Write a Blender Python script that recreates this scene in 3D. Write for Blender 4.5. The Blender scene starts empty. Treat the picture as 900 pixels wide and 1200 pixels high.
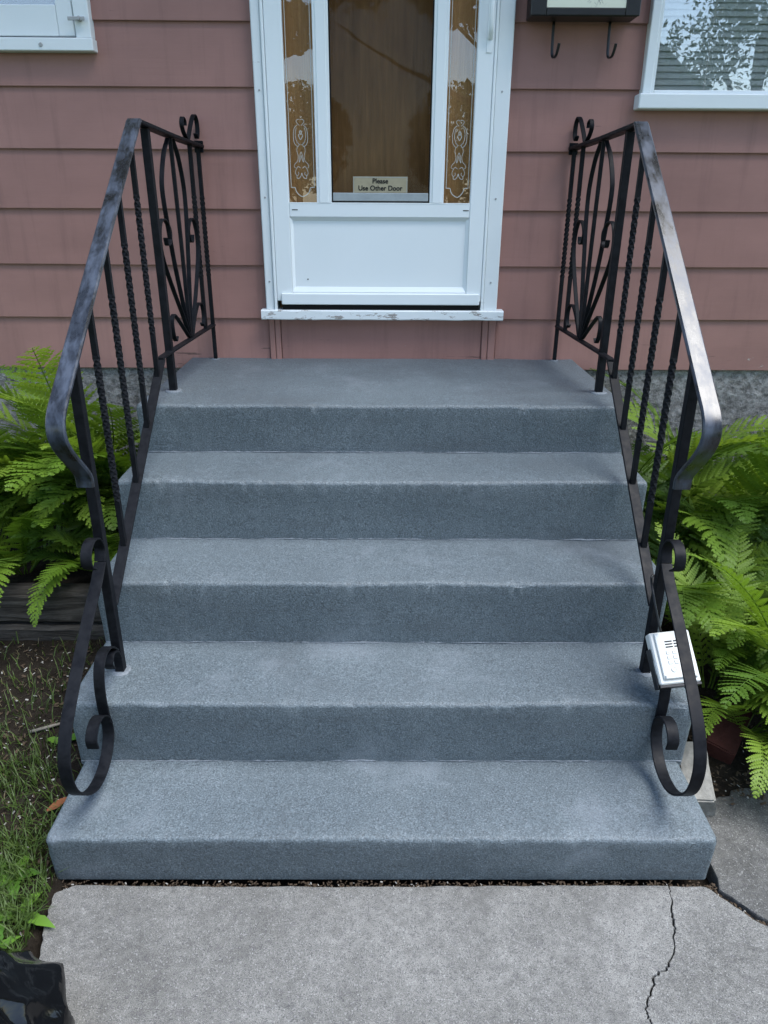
import bpy, bmesh, math, random
from mathutils import Vector, Matrix, noise

random.seed(7)
R = math.radians
sc = bpy.context.scene
col = sc.collection

# ------------------------------------------------------------------ camera
TH, YAW, ROLL = 0.4019, 0.0060, 0.0056
CAM = Vector((-0.0087, -1.3777, 1.6421))
def yawv(v):
    c, s = math.cos(YAW), math.sin(YAW)
    return Vector((v[0]*c + v[1]*s, -v[0]*s + v[1]*c, v[2]))
ct, st, cr, sr = math.cos(TH), math.sin(TH), math.cos(ROLL), math.sin(ROLL)
cx_ = yawv((cr, sr*st, sr*ct)); cy_ = yawv((-sr, cr*st, cr*ct)); cf_ = yawv((0, ct, -st))
cam_d = bpy.data.cameras.new('camera'); cam = bpy.data.objects.new('camera', cam_d); col.objects.link(cam)
cam_d.sensor_fit = 'VERTICAL'; cam_d.sensor_height = 24.0; cam_d.lens = 852.27/1200*24
cam_d.clip_start = 0.02; cam_d.clip_end = 600
cam.matrix_world = Matrix(((cx_.x, cy_.x, -cf_.x, CAM.x), (cx_.y, cy_.y, -cf_.y, CAM.y), (cx_.z, cy_.z, -cf_.z, CAM.z), (0, 0, 0, 1)))
sc.camera = cam

# ------------------------------------------------------------------ sky, sun, exposure
SUN_EL, SUN_AZ = R(66), R(110)       # azimuth clockwise from +y: to the right, a little behind the camera
w = bpy.data.worlds.new('World'); sc.world = w; w.use_nodes = True
wn = w.node_tree.nodes; wl = w.node_tree.links
bg = wn['Background']
sky = wn.new('ShaderNodeTexSky'); sky.sky_type = 'NISHITA'; sky.sun_disc = False
sky.sun_elevation = SUN_EL; sky.sun_rotation = SUN_AZ; sky.air_density = 1.0; sky.dust_density = 0.8; sky.ozone_density = 0.2
wl.new(sky.outputs[0], bg.inputs[0]); bg.inputs[1].default_value = 0.15
sd = bpy.data.lights.new('sun', 'SUN'); sun = bpy.data.objects.new('sun', sd); col.objects.link(sun)
sd.energy = 2.3; sd.angle = R(40); sd.color = (1.0, 0.995, 0.985)
sdir = Vector((math.sin(SUN_AZ)*math.cos(SUN_EL), math.cos(SUN_AZ)*math.cos(SUN_EL), math.sin(SUN_EL)))
sun.rotation_euler = sdir.to_track_quat('Z', 'Y').to_euler(); sun.location = sdir*30
sc.view_settings.view_transform = 'Standard'; sc.view_settings.look = 'None'
sc.view_settings.exposure = 1.22; sc.view_settings.gamma = 1.0; sc.view_settings.use_curve_mapping = False

sc.cycles.max_bounces = 5; sc.cycles.diffuse_bounces = 2; sc.cycles.glossy_bounces = 3; sc.cycles.transparent_max_bounces = 8

# ------------------------------------------------------------------ measures (metres, step front y=0, path z=0)
Z = [0.150, 0.361, 0.583, 0.801, 0.982]
Y = [0.0, 0.270, 0.563, 0.856, 1.135]
YW, ZB, EX = 1.9594, 0.9387, 0.2250

# ------------------------------------------------------------------ node helpers
class NT:
    def __init__(s, name):
        s.m = bpy.data.materials.new(name); s.m.use_nodes = True
        s.n = s.m.node_tree.nodes; s.l = s.m.node_tree.links
        s.b = s.n['Principled BSDF']; s.out = s.n['Material Output']
        s.tc = s.n.new('ShaderNodeTexCoord')
        s.geo = s.n.new('ShaderNodeNewGeometry')
    def pos(s, scale=(1, 1, 1), world=True):
        mp = s.n.new('ShaderNodeMapping'); mp.inputs['Scale'].default_value = scale
        s.l.new(s.geo.outputs['Position'] if world else s.tc.outputs['Object'], mp.inputs['Vector'])
        return mp.outputs[0]
    def noise(s, scale, detail=4, rough=.55, vec=None, dist=0.0):
        t = s.n.new('ShaderNodeTexNoise'); t.inputs['Scale'].default_value = scale; t.inputs['Detail'].default_value = detail
        t.inputs['Roughness'].default_value = rough; t.inputs['Distortion'].default_value = dist
        s.l.new(vec if vec is not None else s.pos(), t.inputs['Vector']); return t.outputs['Fac']
    def voro(s, scale, vec=None, feature='F1', out='Distance', rnd=1.0):
        t = s.n.new('ShaderNodeTexVoronoi'); t.feature = feature; t.inputs['Scale'].default_value = scale
        t.inputs['Randomness'].default_value = rnd
        s.l.new(vec if vec is not None else s.pos(), t.inputs['Vector']); return t.outputs[out]
    def ramp(s, fac, stops):
        t = s.n.new('ShaderNodeValToRGB'); e = t.color_ramp.elements
        while len(e) < len(stops): e.new(.5)
        for k, (p, c) in zip(e, stops):
            k.position = p; k.color = (c, c, c, 1) if isinstance(c, (int, float)) else (*c, 1)
        s.l.new(fac, t.inputs[0]); return t.outputs[0]
    def mix(s, fac, a, b, mode='MIX'):
        t = s.n.new('ShaderNodeMix'); t.data_type = 'RGBA'; t.blend_type = mode
        for ix, v in ((0, fac), (6, a), (7, b)):
            sock = t.inputs[ix]
            if isinstance(v, (int, float)): sock.default_value = v if ix == 0 else (v, v, v, 1)
            elif isinstance(v, tuple): sock.default_value = (*v, 1)
            else: s.l.new(v, sock)
        return t.outputs[2]
    def math(s, op, a, b=0.0):
        t = s.n.new('ShaderNodeMath'); t.operation = op
        for i, v in enumerate((a, b)):
            if isinstance(v, (int, float)): t.inputs[i].default_value = v
            else: s.l.new(v, t.inputs[i])
        return t.outputs[0]
    def bump(s, h, strength, dist, prev=None):
        t = s.n.new('ShaderNodeBump'); t.inputs['Strength'].default_value = strength; t.inputs['Distance'].default_value = dist
        s.l.new(h, t.inputs['Height'])
        if prev is not None: s.l.new(prev, t.inputs['Normal'])
        return t.outputs[0]
    def objrand(s):
        t = s.n.new('ShaderNodeObjectInfo'); return t.outputs['Random']
    def set(s, color=None, rough=None, normal=None, metal=None, spec=None):
        for k, v in (('Base Color', color), ('Roughness', rough), ('Normal', normal), ('Metallic', metal), ('Specular IOR Level', spec)):
            if v is None: continue
            i = s.b.inputs[k]
            if isinstance(v, (int, float)): i.default_value = v
            elif isinstance(v, tuple): i.default_value = (*v, 1)
            else: s.l.new(v, i)
        return s.m

M = {}
def mat_step():
    t = NT('painted_concrete')
    big = t.noise(1.7, 4, .6); mid = t.noise(34, 3, .6); fine = t.noise(230, 2, .75); grit = t.voro(300, out='Color')
    gs = t.n.new('ShaderNodeSeparateColor'); t.l.new(grit, gs.inputs[0])
    c = t.ramp(big, [(.3, (.084, .107, .121)), (.7, (.117, .145, .160))])
    c = t.mix(.3, c, t.ramp(mid, [(.3, .36), (.7, .62)]), 'OVERLAY')
    c = t.mix(.75, c, t.ramp(fine, [(.30, .16), (.5, .47), (.70, .82)]), 'OVERLAY')
    c = t.mix(t.ramp(gs.outputs[0], [(.90, 0.0), (.96, .4)]), c, (.22, .255, .285))      # grains of sand through the paint
    c = t.mix(t.ramp(gs.outputs[1], [(.88, 0.0), (.96, .5)]), c, (.035, .042, .05))
    streak = t.noise(1.0, 4, .7, t.pos((2.2, 2.2, 11)))
    c = t.mix(t.ramp(streak, [(.54, 0.0), (.75, .5)]), c, (.066, .076, .084))
    scuff = t.noise(3.1, 6, .72)
    c = t.mix(t.ramp(scuff, [(.55, 0.0), (.72, .45)]), c, (.205, .235, .262))
    spot = t.noise(13, 4, .7)
    c = t.mix(t.ramp(spot, [(.70, 0.0), (.76, .55)]), c, (.05, .056, .06))
    b = t.bump(mid, .22, .005); b = t.bump(fine, .7, .003, b)
    return t.set(c, .55, b, spec=.5)
def mat_seam():
    t = NT('step_paint_seam'); f = t.noise(180, 3, .7)
    return t.set(t.ramp(f, [(.3, (.09, .108, .124)), (.7, (.185, .21, .235))]), .6, t.bump(f, .6, .003))
def mat_path(name, a, b_, wet=0.0):
    t = NT(name)
    big = t.noise(2.3, 6, .7); mid = t.noise(40, 4, .65); fine = t.noise(420, 2, .75)
    c = t.ramp(big, [(.34, tuple(q*.78 for q in a)), (.66, b_)])
    c = t.mix(.7, c, t.ramp(mid, [(.3, .33), (.7, .66)]), 'OVERLAY')
    cell = t.voro(330, out='Color'); bw = t.n.new('ShaderNodeSeparateColor'); t.l.new(cell, bw.inputs[0])
    c = t.mix(t.ramp(bw.outputs[0], [(.78, 0.0), (.92, .6)]), c, (.07, .07, .072))
    c = t.mix(t.ramp(bw.outputs[1], [(.90, 0.0), (.97, .36)]), c, (.36, .36, .35))
    cell2 = t.voro(120, out='Color'); bw2 = t.n.new('ShaderNodeSeparateColor'); t.l.new(cell2, bw2.inputs[0])
    c = t.mix(t.ramp(bw2.outputs[0], [(.93, 0.0), (.97, .5)]), c, (.12, .115, .115))
    c = t.mix(.95, c, t.ramp(fine, [(.3, .2), (.7, .8)]), 'OVERLAY')
    stain = t.noise(5.5, 7, .7)
    c = t.mix(t.ramp(stain, [(.54, 0.0), (.72, .65)]), c, (.10, .098, .092))
    n = t.bump(mid, .35, .006); n = t.bump(fine, .6, .002, n); n = t.bump(t.voro(330), .35, .002, n)
    return t.set(c, .86, n, spec=.3)
def mat_siding():
    t = NT('rose_paint_board')
    r = t.objrand()
    base = t.mix(r, (.305, .160, .134), (.335, .180, .152))
    big = t.noise(1.6, 5, .6, t.pos((1, 1, 2)))
    c = t.mix(.6, base, t.ramp(big, [(.3, .38), (.7, .60)]), 'OVERLAY')
    streak = t.noise(2.0, 6, .65, t.pos((9, 1, .7)))
    c = t.mix(t.ramp(streak, [(.52, 0.0), (.78, .4)]), c, (.145, .080, .070))
    wear = t.noise(6.5, 8, .75, t.pos((.45, 1, 5)))
    c = t.mix(t.ramp(wear, [(.665, 0.0), (.70, .75)]), c, (.12, .072, .065))
    sx = t.n.new('ShaderNodeSeparateXYZ'); t.l.new(t.geo.outputs['Position'], sx.inputs[0])
    low = t.ramp(t.math('MULTIPLY', sx.outputs[2], .5), [(.485, .10), (.60, 0.0)])       # splashed, peeling zone just above the landing
    chip = t.math('ADD', t.noise(24, 6, .7, t.pos((.7, 1, 1.6))), low)
    c = t.mix(t.ramp(chip, [(.755, 0.0), (.765, 1.0)]), c, (.40, .36, .33))
    crack = t.math('ADD', t.noise(10, 7, .7, t.pos((.3, 1, 7))), low)
    c = t.mix(t.ramp(crack, [(.735, 0.0), (.75, .85)]), c, (.075, .045, .040))
    grain = t.noise(16, 5, .65, t.pos((.25, 1, 9)))
    fine = t.noise(210, 3, .6)
    n = t.bump(grain, .12, .004); n = t.bump(wear, .15, .002, n)
    return t.set(c, .58, n, spec=.35)
def mat_white(name, col=(.77, .825, .83), crack=.0, rough=.45):
    t = NT(name)
    big = t.noise(5, 5, .6)
    c = t.mix(.25, col, t.ramp(big, [(.3, .42), (.7, .58)]), 'OVERLAY')
    fine = t.noise(90, 3, .6)
    n = t.bump(fine, .06, .001)
    if crack:
        g = t.noise(22, 8, .75, t.pos((.6, 1, 2.4)))
        c = t.mix(t.ramp(g, [(.80-.16*crack, 0.0), (.83-.16*crack, min(1.0, crack))]), c, (.30, .28, .26))
        n = t.bump(g, .25, .002, n)
    return t.set(c, rough, n, spec=.5)
def mat_iron(name, top=False):
    t = NT(name)
    a = t.noise(38, 6, .7, t.pos((1, 1, 1))); b = t.noise(9, 4, .6); f = t.noise(300, 3, .6)
    c = t.ramp(a, [(.36, (.004, .0045, .006)), (.62, (.009, .010, .0125))])
    if top:
        al = t.noise(16, 6, .7, t.pos((2.0, .7, .7)))
        c = t.mix(t.ramp(al, [(.42, 0.0), (.62, .6)]), c, (.062, .082, .122))  # worn patches, coloured bluer to paint in the sky's reflection
        rg = t.ramp(al, [(.38, .26), (.66, .46)])
    else:
        rg = t.ramp(a, [(.35, .42), (.65, .6)])
    dust = t.noise(120, 4, .75)
    c = t.mix(t.ramp(dust, [(.72, 0.0), (.78, .4)]), c, (.10, .095, .09))
    n = t.bump(a, .12, .0015); n = t.bump(f, .08, .0006, n); n = t.bump(b, .1, .003, n)
    return t.set(c, rg, n, spec=.7 if top else .12)
def mat_glass(name, r0=.05, tint=(1, 1, 1)):
    t = NT(name); t.n.remove(t.b)
    tr = t.n.new('ShaderNodeBsdfTransparent'); tr.inputs[0].default_value = (*tint, 1)
    gl = t.n.new('ShaderNodeBsdfGlossy'); gl.inputs['Roughness'].default_value = 0.0
    gl.inputs[0].default_value = (1, 1, 1, 1)
    lw = t.n.new('ShaderNodeLayerWeight'); lw.inputs[0].default_value = .5
    f5 = t.math('POWER', lw.outputs['Facing'], 5.0)
    fr = t.math('ADD', t.math('MULTIPLY', f5, 1-r0), r0)
    wav = t.noise(2.5, 2, .5); n = t.bump(wav, .02, .05)
    t.l.new(n, gl.inputs['Normal'])
    mx = t.n.new('ShaderNodeMixShader'); t.l.new(fr, mx.inputs[0]); t.l.new(tr.outputs[0], mx.inputs[1]); t.l.new(gl.outputs[0], mx.inputs[2])
    t.l.new(mx.outputs[0], t.out.inputs[0]); return t.m
def mat_screen():
    t = NT('insect_screen'); t.n.remove(t.b)
    tr = t.n.new('ShaderNodeBsdfTransparent'); df = t.n.new('ShaderNodeBsdfDiffuse'); df.inputs[0].default_value = (.030, .017, .008, 1)
    mx = t.n.new('ShaderNodeMixShader'); sm = t.noise(7, 5, .7, t.pos((1, 1, .35)))
    t.l.new(t.ramp(sm, [(.35, .50), (.7, .66)]), mx.inputs[0]); t.l.new(tr.outputs[0], mx.inputs[1]); t.l.new(df.outputs[0], mx.inputs[2])
    t.l.new(mx.outputs[0], t.out.inputs[0]); return t.m
def mat_wood_door():
    t = NT('varnished_wood')
    g = t.noise(5, 6, .6, t.pos((9, 1, .5)), .4); g2 = t.noise(60, 4, .6, t.pos((6, 1, .15)))
    c = t.ramp(g, [(.3, (.34, .165, .050)), (.7, (.50, .27, .095))])
    c = t.mix(.4, c, t.ramp(g2, [(.3, .35), (.7, .65)]), 'OVERLAY')
    return t.set(c, .4, spec=.4)
def mat_timber():
    t = NT('weathered_timber')
    g = t.noise(3.2, 7, .7, t.pos((1.2, 14, 14)), .8); f = t.noise(9, 5, .7, t.pos((3, 60, 60)))
    c = t.ramp(g, [(.28, (.016, .014, .012)), (.5, (.060, .054, .048)), (.74, (.14, .13, .118))])
    c = t.mix(.6, c, t.ramp(f, [(.3, .3), (.7, .68)]), 'OVERLAY')
    n = t.bump(g, .9, .012); n = t.bump(f, .6, .004, n)
    return t.set(c, .9, n, spec=.15)
def mat_soil():
    t = NT('garden_soil')
    a = t.noise(18, 7, .75); b = t.noise(120, 5, .75)
    c = t.ramp(a, [(.3, (.014, .011, .008)), (.55, (.030, .024, .018)), (.75, (.058, .048, .038))])
    c = t.mix(.7, c, t.ramp(b, [(.3, .28), (.75, .72)]), 'OVERLAY')
    d = t.n.new('ShaderNodeVectorMath'); d.operation = 'LENGTH'; t.l.new(t.geo.outputs['Position'], d.inputs[0])
    far = t.ramp(t.math('MULTIPLY', d.outputs['Value'], .1), [(.26, 0.0), (.4, 1.0)])
    c = t.mix(far, c, t.ramp(a, [(.3, (.035, .065, .015)), (.7, (.06, .10, .025))]))
    n = t.bump(a, .8, .03); n = t.bump(b, .8, .008, n)
    return t.set(c, .95, n, spec=.1)
def mat_leaf(name, a, b_, trans=.42, rough=.5):
    t = NT(name)
    r = t.objrand(); f = t.noise(14, 3, .6)
    c = t.mix(r, a, b_); c = t.mix(.5, c, t.ramp(f, [(.3, .38), (.7, .62)]), 'OVERLAY')
    t.set(c, rough, spec=.35)
    tl = t.n.new('ShaderNodeBsdfTranslucent'); t.l.new(t.mix(1.0, c, (1.0, 1.0, .55), 'MULTIPLY'), tl.inputs[0])
    mx = t.n.new('ShaderNodeMixShader'); mx.inputs[0].default_value = trans
    t.l.new(t.b.outputs[0], mx.inputs[1]); t.l.new(tl.outputs[0], mx.inputs[2]); t.l.new(mx.outputs[0], t.out.inputs[0])
    return t.m
def mat_plain(name, c, rough=.6, spec=.4, n_scale=30, amt=.3, bump=.2, bd=.002):
    t = NT(name); f = t.noise(n_scale, 5, .65)
    cc = t.mix(amt, c, t.ramp(f, [(.3, .35), (.7, .65)]), 'OVERLAY')
    return t.set(cc, rough, t.bump(f, bump, bd), spec=spec)
def mat_foundation():
    t = NT('rough_stucco')
    a = t.noise(30, 6, .75); v = t.voro(42); f = t.noise(160, 4, .7)
    c = t.ramp(a, [(.32, (.13, .126, .115)), (.5, (.33, .32, .30)), (.7, (.54, .53, .50))])
    c = t.mix(.6, c, t.ramp(f, [(.3, .3), (.7, .7)]), 'OVERLAY')
    n = t.bump(a, 1.0, .03); n = t.bump(v, .6, .015, n); n = t.bump(f, .6, .005, n)
    return t.set(c, .9, n, spec=.2)
def mat_bag():
    t = NT('black_plastic_film')
    a = t.noise(14, 4, .55, dist=1.2); b = t.noise(45, 3, .5, dist=.8)
    n = t.bump(a, .12, .02)
    return t.set((.0025, .0025, .003), .11, n, spec=.4)
def mat_plate():
    t = NT('printed_plate')
    v = t.noise(26, 6, .7, dist=1.5); big = t.voro(9)
    m = t.math('MULTIPLY', t.ramp(v, [(.54, 0.0), (.60, 1.0)]), t.ramp(big, [(.25, 1.0), (.5, 0.0)]))
    c = t.mix(m, (.72, .74, .60), (.12, .13, .12))
    return t.set(c, .35)
M['step'] = mat_step(); M['seam'] = mat_seam()
M['path'] = mat_path('walk_concrete', (.150, .148, .137), (.205, .203, .190)); M['path_dark'] = mat_path('side_concrete', (.088, .087, .080), (.14, .139, .130))
M['siding'] = mat_siding(); M['door_white'] = mat_white('door_enamel'); M['trim_white'] = mat_white('old_white_paint', (.73, .78, .785), .8)
M['sill_white'] = mat_white('peeling_sill_paint', (.73, .78, .785), 1.5); M['sash_white'] = mat_white('sash_white_paint', (.73, .78, .785), .4, .5)
M['iron'] = mat_iron('black_iron'); M['iron_top'] = mat_iron('worn_sky_tint_handrail', True)
M['glass'] = mat_glass('window_glass', .17); M['door_glass'] = mat_glass('door_glass', .065); M['center_glass'] = mat_glass('screened_glass', .005)
M['screen'] = mat_screen(); M['wood'] = mat_wood_door(); M['timber'] = mat_timber(); M['soil'] = mat_soil()
M['fern'] = mat_leaf('fern_green', (.115, .215, .020), (.225, .340, .045)); M['fern_dark'] = mat_leaf('fern_deep_green', (.060, .135, .016), (.125, .215, .030))
M['grass'] = mat_leaf('grass_green', (.040, .075, .014), (.075, .12, .025), .25); M['weed'] = mat_leaf('weed_green', (.07, .17, .02), (.12, .24, .03), .3)
M['tree'] = mat_leaf('tree_leaf', (.020, .045, .010), (.045, .085, .016), .25); M['bark'] = mat_plain('bark', (.055, .042, .032), .9, .1, 20, .6, .9, .03)
M['foundation'] = mat_foundation(); M['bag'] = mat_bag(); M['plate'] = mat_plate()
M['black'] = mat_plain('black_enamel', (.010, .010, .011), .4, .5); M['rubber'] = mat_plain('black_rubber', (.006, .006, .006), .7, .2)
M['steel'] = mat_plain('screw_steel', (.35, .36, .36), .4, .5); M['etch'] = mat_plain('frosted_etching', (.50, .51, .47), .7, .2)
M['channel'] = mat_plain('grey_channel', (.33, .37, .38), .45); M['sign'] = mat_plain('sign_card', (.36, .32, .215), .5); M['ink'] = mat_plain('ink', (.006, .006, .006), .6)
M['keypad'] = mat_plain('white_plastic', (.62, .63, .60), .4, .4, 20, .05, .0, .0005); M['keygrey'] = mat_plain('grey_print', (.32, .34, .34), .5)
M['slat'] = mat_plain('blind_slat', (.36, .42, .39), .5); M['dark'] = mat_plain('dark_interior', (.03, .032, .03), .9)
M['brick'] = mat_plain('red_brick', (.075, .028, .024), .9, .15, 40, .5, .6, .006); M['rubble'] = mat_plain('old_concrete', (.26, .255, .23), .9, .2, 50, .6, .7, .006)
M['dry'] = mat_plain('dry_leaf', (.17, .065, .028), .8, .2); M['twig'] = mat_plain('pale_twig', (.20, .18, .15), .9, .1)
M['chipA'] = mat_plain('pale_chip', (.33, .32, .29), .9, .1); M['chipB'] = mat_plain('brown_chip', (.075, .055, .038), .9, .1)
M['straw'] = mat_leaf('dry_straw', (.20, .17, .09), (.30, .26, .15), .2)
M['roof'] = mat_plain('roof_shingle', (.06, .058, .056), .9, .1, 30, .6); M['far_wall'] = mat_plain('neighbour_siding', (.42, .43, .42), .8, .2)

# ------------------------------------------------------------------ mesh helpers
class MB:
    def __init__(s): s.v = []; s.f = []
    def add(s, vs, fs):
        o = len(s.v); s.v += [tuple(p) for p in vs]; s.f += [tuple(i+o for i in f) for f in fs]; return s
    def box(s, x0, x1, y0, y1, z0, z1, m=None):
        vs = [(x, y, z) for x in (x0, x1) for y in (y0, y1) for z in (z0, z1)]
        if m is not None: vs = [m @ Vector(p) for p in vs]
        return s.add(vs, [(0, 1, 3, 2), (4, 6, 7, 5), (0, 4, 5, 1), (2, 3, 7, 6), (0, 2, 6, 4), (1, 5, 7, 3)])
    def cbox(s, x0, x1, y0, y1, z0, z1, c=.003, m=None):
        # box with all edges chamfered
        b = bmesh.new(); bmesh.ops.create_cube(b, size=1)
        for q in b.verts: q.co = Vector(((x0+x1)/2+q.co.x*(x1-x0), (y0+y1)/2+q.co.y*(y1-y0), (z0+z1)/2+q.co.z*(z1-z0)))
        bmesh.ops.bevel(b, geom=b.edges[:], offset=c, segments=1, affect='EDGES', profile=.5)
        b.verts.index_update()
        s.add([(m @ q.co if m is not None else q.co) for q in b.verts], [[q.index for q in f.verts] for f in b.faces]); b.free(); return s
    def rings(s, rings, close=True, caps=True):
        n = len(rings[0]); o = len(s.v)
        for r in rings: s.v += [tuple(p) for p in r]
        for i in range(len(rings)-1):
            for j in range(n if close else n-1):
                a = o+i*n+j; b = o+i*n+(j+1) % n
                s.f.append((a, b, b+n, a+n))
        if caps and close:
            s.f.append(tuple(o+j for j in reversed(range(n)))); s.f.append(tuple(o+(len(rings)-1)*n+j for j in range(n)))
        return s
    def tube(s, path, r, n=8):
        path = [Vector(p) for p in path]; rg = []; up = None
        for i, p in enumerate(path):
            t = (path[min(i+1, len(path)-1)]-path[max(i-1, 0)]).normalized()
            if up is None: up = t.orthogonal().normalized()
            a = (up - t*up.dot(t)).normalized(); up = a; b = t.cross(a)
            rr = r[i] if isinstance(r, (list, tuple)) else r
            rg.append([p + a*rr*math.cos(2*math.pi*k/n) + b*rr*math.sin(2*math.pi*k/n) for k in range(n)])
        return s.rings(rg)
    def bar(s, path, w, th, wd=Vector((1, 0, 0)), c=.0015):
        # flat bar: width w along wd, thickness th across the path
        path = [Vector(p) for p in path]; rg = []
        sec = [(w/2-c, th/2), (w/2, th/2-c), (w/2, -th/2+c), (w/2-c, -th/2), (-w/2+c, -th/2), (-w/2, -th/2+c), (-w/2, th/2-c), (-w/2+c, th/2)]
        for i, p in enumerate(path):
            d0 = (path[i]-path[i-1]).normalized() if i else None
            d1 = (path[i+1]-path[i]).normalized() if i < len(path)-1 else None
            t = ((d0 or d1)+(d1 or d0)).normalized()
            wv = (wd - t*wd.dot(t)).normalized(); nv = t.cross(wv)
            k = 1.0
            if d0 and d1: k = 1/max(.5, math.cos(d0.angle(d1)/2))
            rg.append([p + wv*a + nv*b*k for a, b in sec])
        return s.rings(rg)
    def build(s, name, mat, parent=None, smooth=False):
        me = bpy.data.meshes.new(name); me.from_pydata(s.v, [], s.f); me.validate()
        b = bmesh.new(); b.from_mesh(me); bmesh.ops.recalc_face_normals(b, faces=b.faces[:]); b.to_mesh(me); b.free()
        me.materials.append(mat)
        if smooth:
            me.polygons.foreach_set('use_smooth', [True]*len(me.polygons))
        return link(name, me, parent)
def link(name, me, parent=None):
    o = bpy.data.objects.new(name, me); col.objects.link(o)
    if parent: o.parent = parent
    return o
def empty(name, label, cat, group=None, loc=(0, 0, 0), kind=None):
    o = bpy.data.objects.new(name, None); col.objects.link(o); o.location = loc; o.empty_display_size = .05
    return tag(o, label, cat, group, kind)
def tag(o, label=None, cat=None, group=None, kind=None):
    if label: o['label'] = label
    if cat: o['category'] = cat
    if group: o['group'] = group
    if kind: o['kind'] = kind
    return o
def smooth_angle(o, a=35):
    me = o.data
    me.polygons.foreach_set('use_smooth', [True]*len(me.polygons))
    b = bmesh.new(); b.from_mesh(me)
    for e in b.edges:
        e.smooth = not (len(e.link_faces) == 2 and e.calc_face_angle(0) > R(a))
    b.to_mesh(me); b.free(); return o
def cat(pts, n=6):
    # Catmull-Rom through points
    P = [Vector(p) for p in pts]; out = []
    for i in range(len(P)-1):
        p0 = P[i-1] if i else P[0]*2-P[1]; p1 = P[i]; p2 = P[i+1]; p3 = P[i+2] if i+2 < len(P) else P[-1]*2-P[-2]
        for k in range(n):
            t = k/n
            out.append(.5*((2*p1)+(p2-p0)*t+(2*p0-5*p1+4*p2-p3)*t*t+(3*p1-p0-3*p2+p3)*t**3))
    out.append(P[-1]); return out
def nz(x, y, z, s): return noise.noise(Vector((x*s, y*s, z*s)))
def sstep(a, b, x):
    t = max(0., min(1., (x-a)/(b-a))); return t*t*(3-2*t)

# ------------------------------------------------------------------ ground
def gh(x, y):
    b = .012*nz(x, y, 0, 5)+.006*nz(x, y, 3, 19)
    if abs(x) > 4.5 or y < -3: return -.02
    if y > YW+.1: return -.1
    L = sstep(-.80, -.865, x); Rr = sstep(.885, .93, x)*sstep(.25, .34, y)
    h = -.06
    hl = -.012+.115*sstep(-.3, 1.0, y)+b
    if y > 1.05: hl = .255+b
    hr = .0+.13*sstep(.3, 1.5, y)+b
    return h*(1-L)*(1-Rr)+hl*L+hr*Rr
def frange(a, b, s): 
    n = int(round((b-a)/s)); return [a+(b-a)*i/n for i in range(n+1)]
gx = [-160, -60, -25, -12, -7, -5, -4]+frange(-3, -1.6, .1)+frange(-1.57, 1.9, .03)+frange(2.0, 3, .1)+[4, 5, 7, 12, 25, 60, 160]
gy = [-200, -80, -30, -15, -8, -5, -4, -3.2]+frange(-2.9, -.8, .1)+frange(-.77, 1.97, .03)+[2.2, 3, 6, 15, 60, 160]
g = MB(); nx = len(gx)
g.v = [(x, y, gh(x, y)) for y in gy for x in gx]
g.f = [(j*nx+i, j*nx+i+1, (j+1)*nx+i+1, (j+1)*nx+i) for j in range(len(gy)-1) for i in range(nx-1)]
tag(g.build('ground', M['soil'], smooth=True), kind='structure')

# concrete path: three slabs parted by a crack and by an open joint
path = empty('path', None, None, kind='structure')
CR = [(.752, -.009), (.745, -.045), (.731, -.085), (.724, -.118), (.720, -.135), (.708, -.158), (.700, -.185), (.672, -.228), (.648, -.240), (.634, -.249), (.612, -.283),
      (.592, -.312), (.583, -.335), (.586, -.352), (.590, -.372), (.560, -.43), (.552, -.50), (.575, -.6), (.56, -.75), (.60, -.95), (.57, -1.3), (.62, -1.8), (.6, -3.2)]
def jag(pts, amp, sub, seed):
    rnd = random.Random(seed); o = []
    for (a, b) in zip(pts, pts[1:]):
        for k in range(sub):
            t = k/sub; o.append((a[0]+(b[0]-a[0])*t+rnd.uniform(-amp, amp)*(k > 0), a[1]+(b[1]-a[1])*t+rnd.uniform(-amp, amp)*(k > 0)))
    return o+[pts[-1]]
def slab(name, poly, z, m, r=.006, th=.055):
    b = bmesh.new(); vs = [b.verts.new((x, y, z)) for x, y in poly]; f = b.faces.new(vs)
    if f.normal.z < 0: f.normal_flip()
    b.normal_update()
    if f.normal.z < 0: bmesh.ops.reverse_faces(b, faces=[f])
    ex = bmesh.ops.extrude_face_region(b, geom=[f])
    top = [q for q in ex['geom'] if isinstance(q, bmesh.types.BMFace)][0]
    bot = f
    for q in bot.verts: q.co.z = z-th
    edges = list(top.edges)
    bmesh.ops.bevel(b, geom=edges, offset=r, segments=2, affect='EDGES', profile=.6)
    bmesh.ops.recalc_face_normals(b, faces=b.faces[:])
    bmesh.ops.triangulate(b, faces=[q for q in b.faces if len(q.verts) > 4])
    me = bpy.data.meshes.new(name); b.to_mesh(me); b.free(); me.materials.append(m)
    o = link(name, me, path); return o
crk = jag(CR, .0034, 5, 3)
cw = lambda y: .0012+.0030*max(0, .35+nz(y, 0, 0, 14))
left_edge = jag([(-.84, -3.2), (-.83, -1.5), (-.82, -.6), (-.805, -.3), (-.81, -.2), (-.835, -.12), (-.845, -.035), (-.80, -.009)], .003, 6, 4)
front = jag([(-.80, -.009), (-.3, -.014), (.2, -.012), (.752-.002, -.009)], .0016, 16, 5)
slab('slab', left_edge+front[1:]+[(x-cw(y), y) for x, y in crk[1:]], 0.0, M['path'], .0025)
JO = [(.862, -.010), (.905, -.062), (.935, -.098), (.985, -.138), (1.08, -.215), (1.3, -.40), (1.9, -.95), (3.4, -2.6)]
jo = jag(JO, .003, 4, 6)
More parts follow.
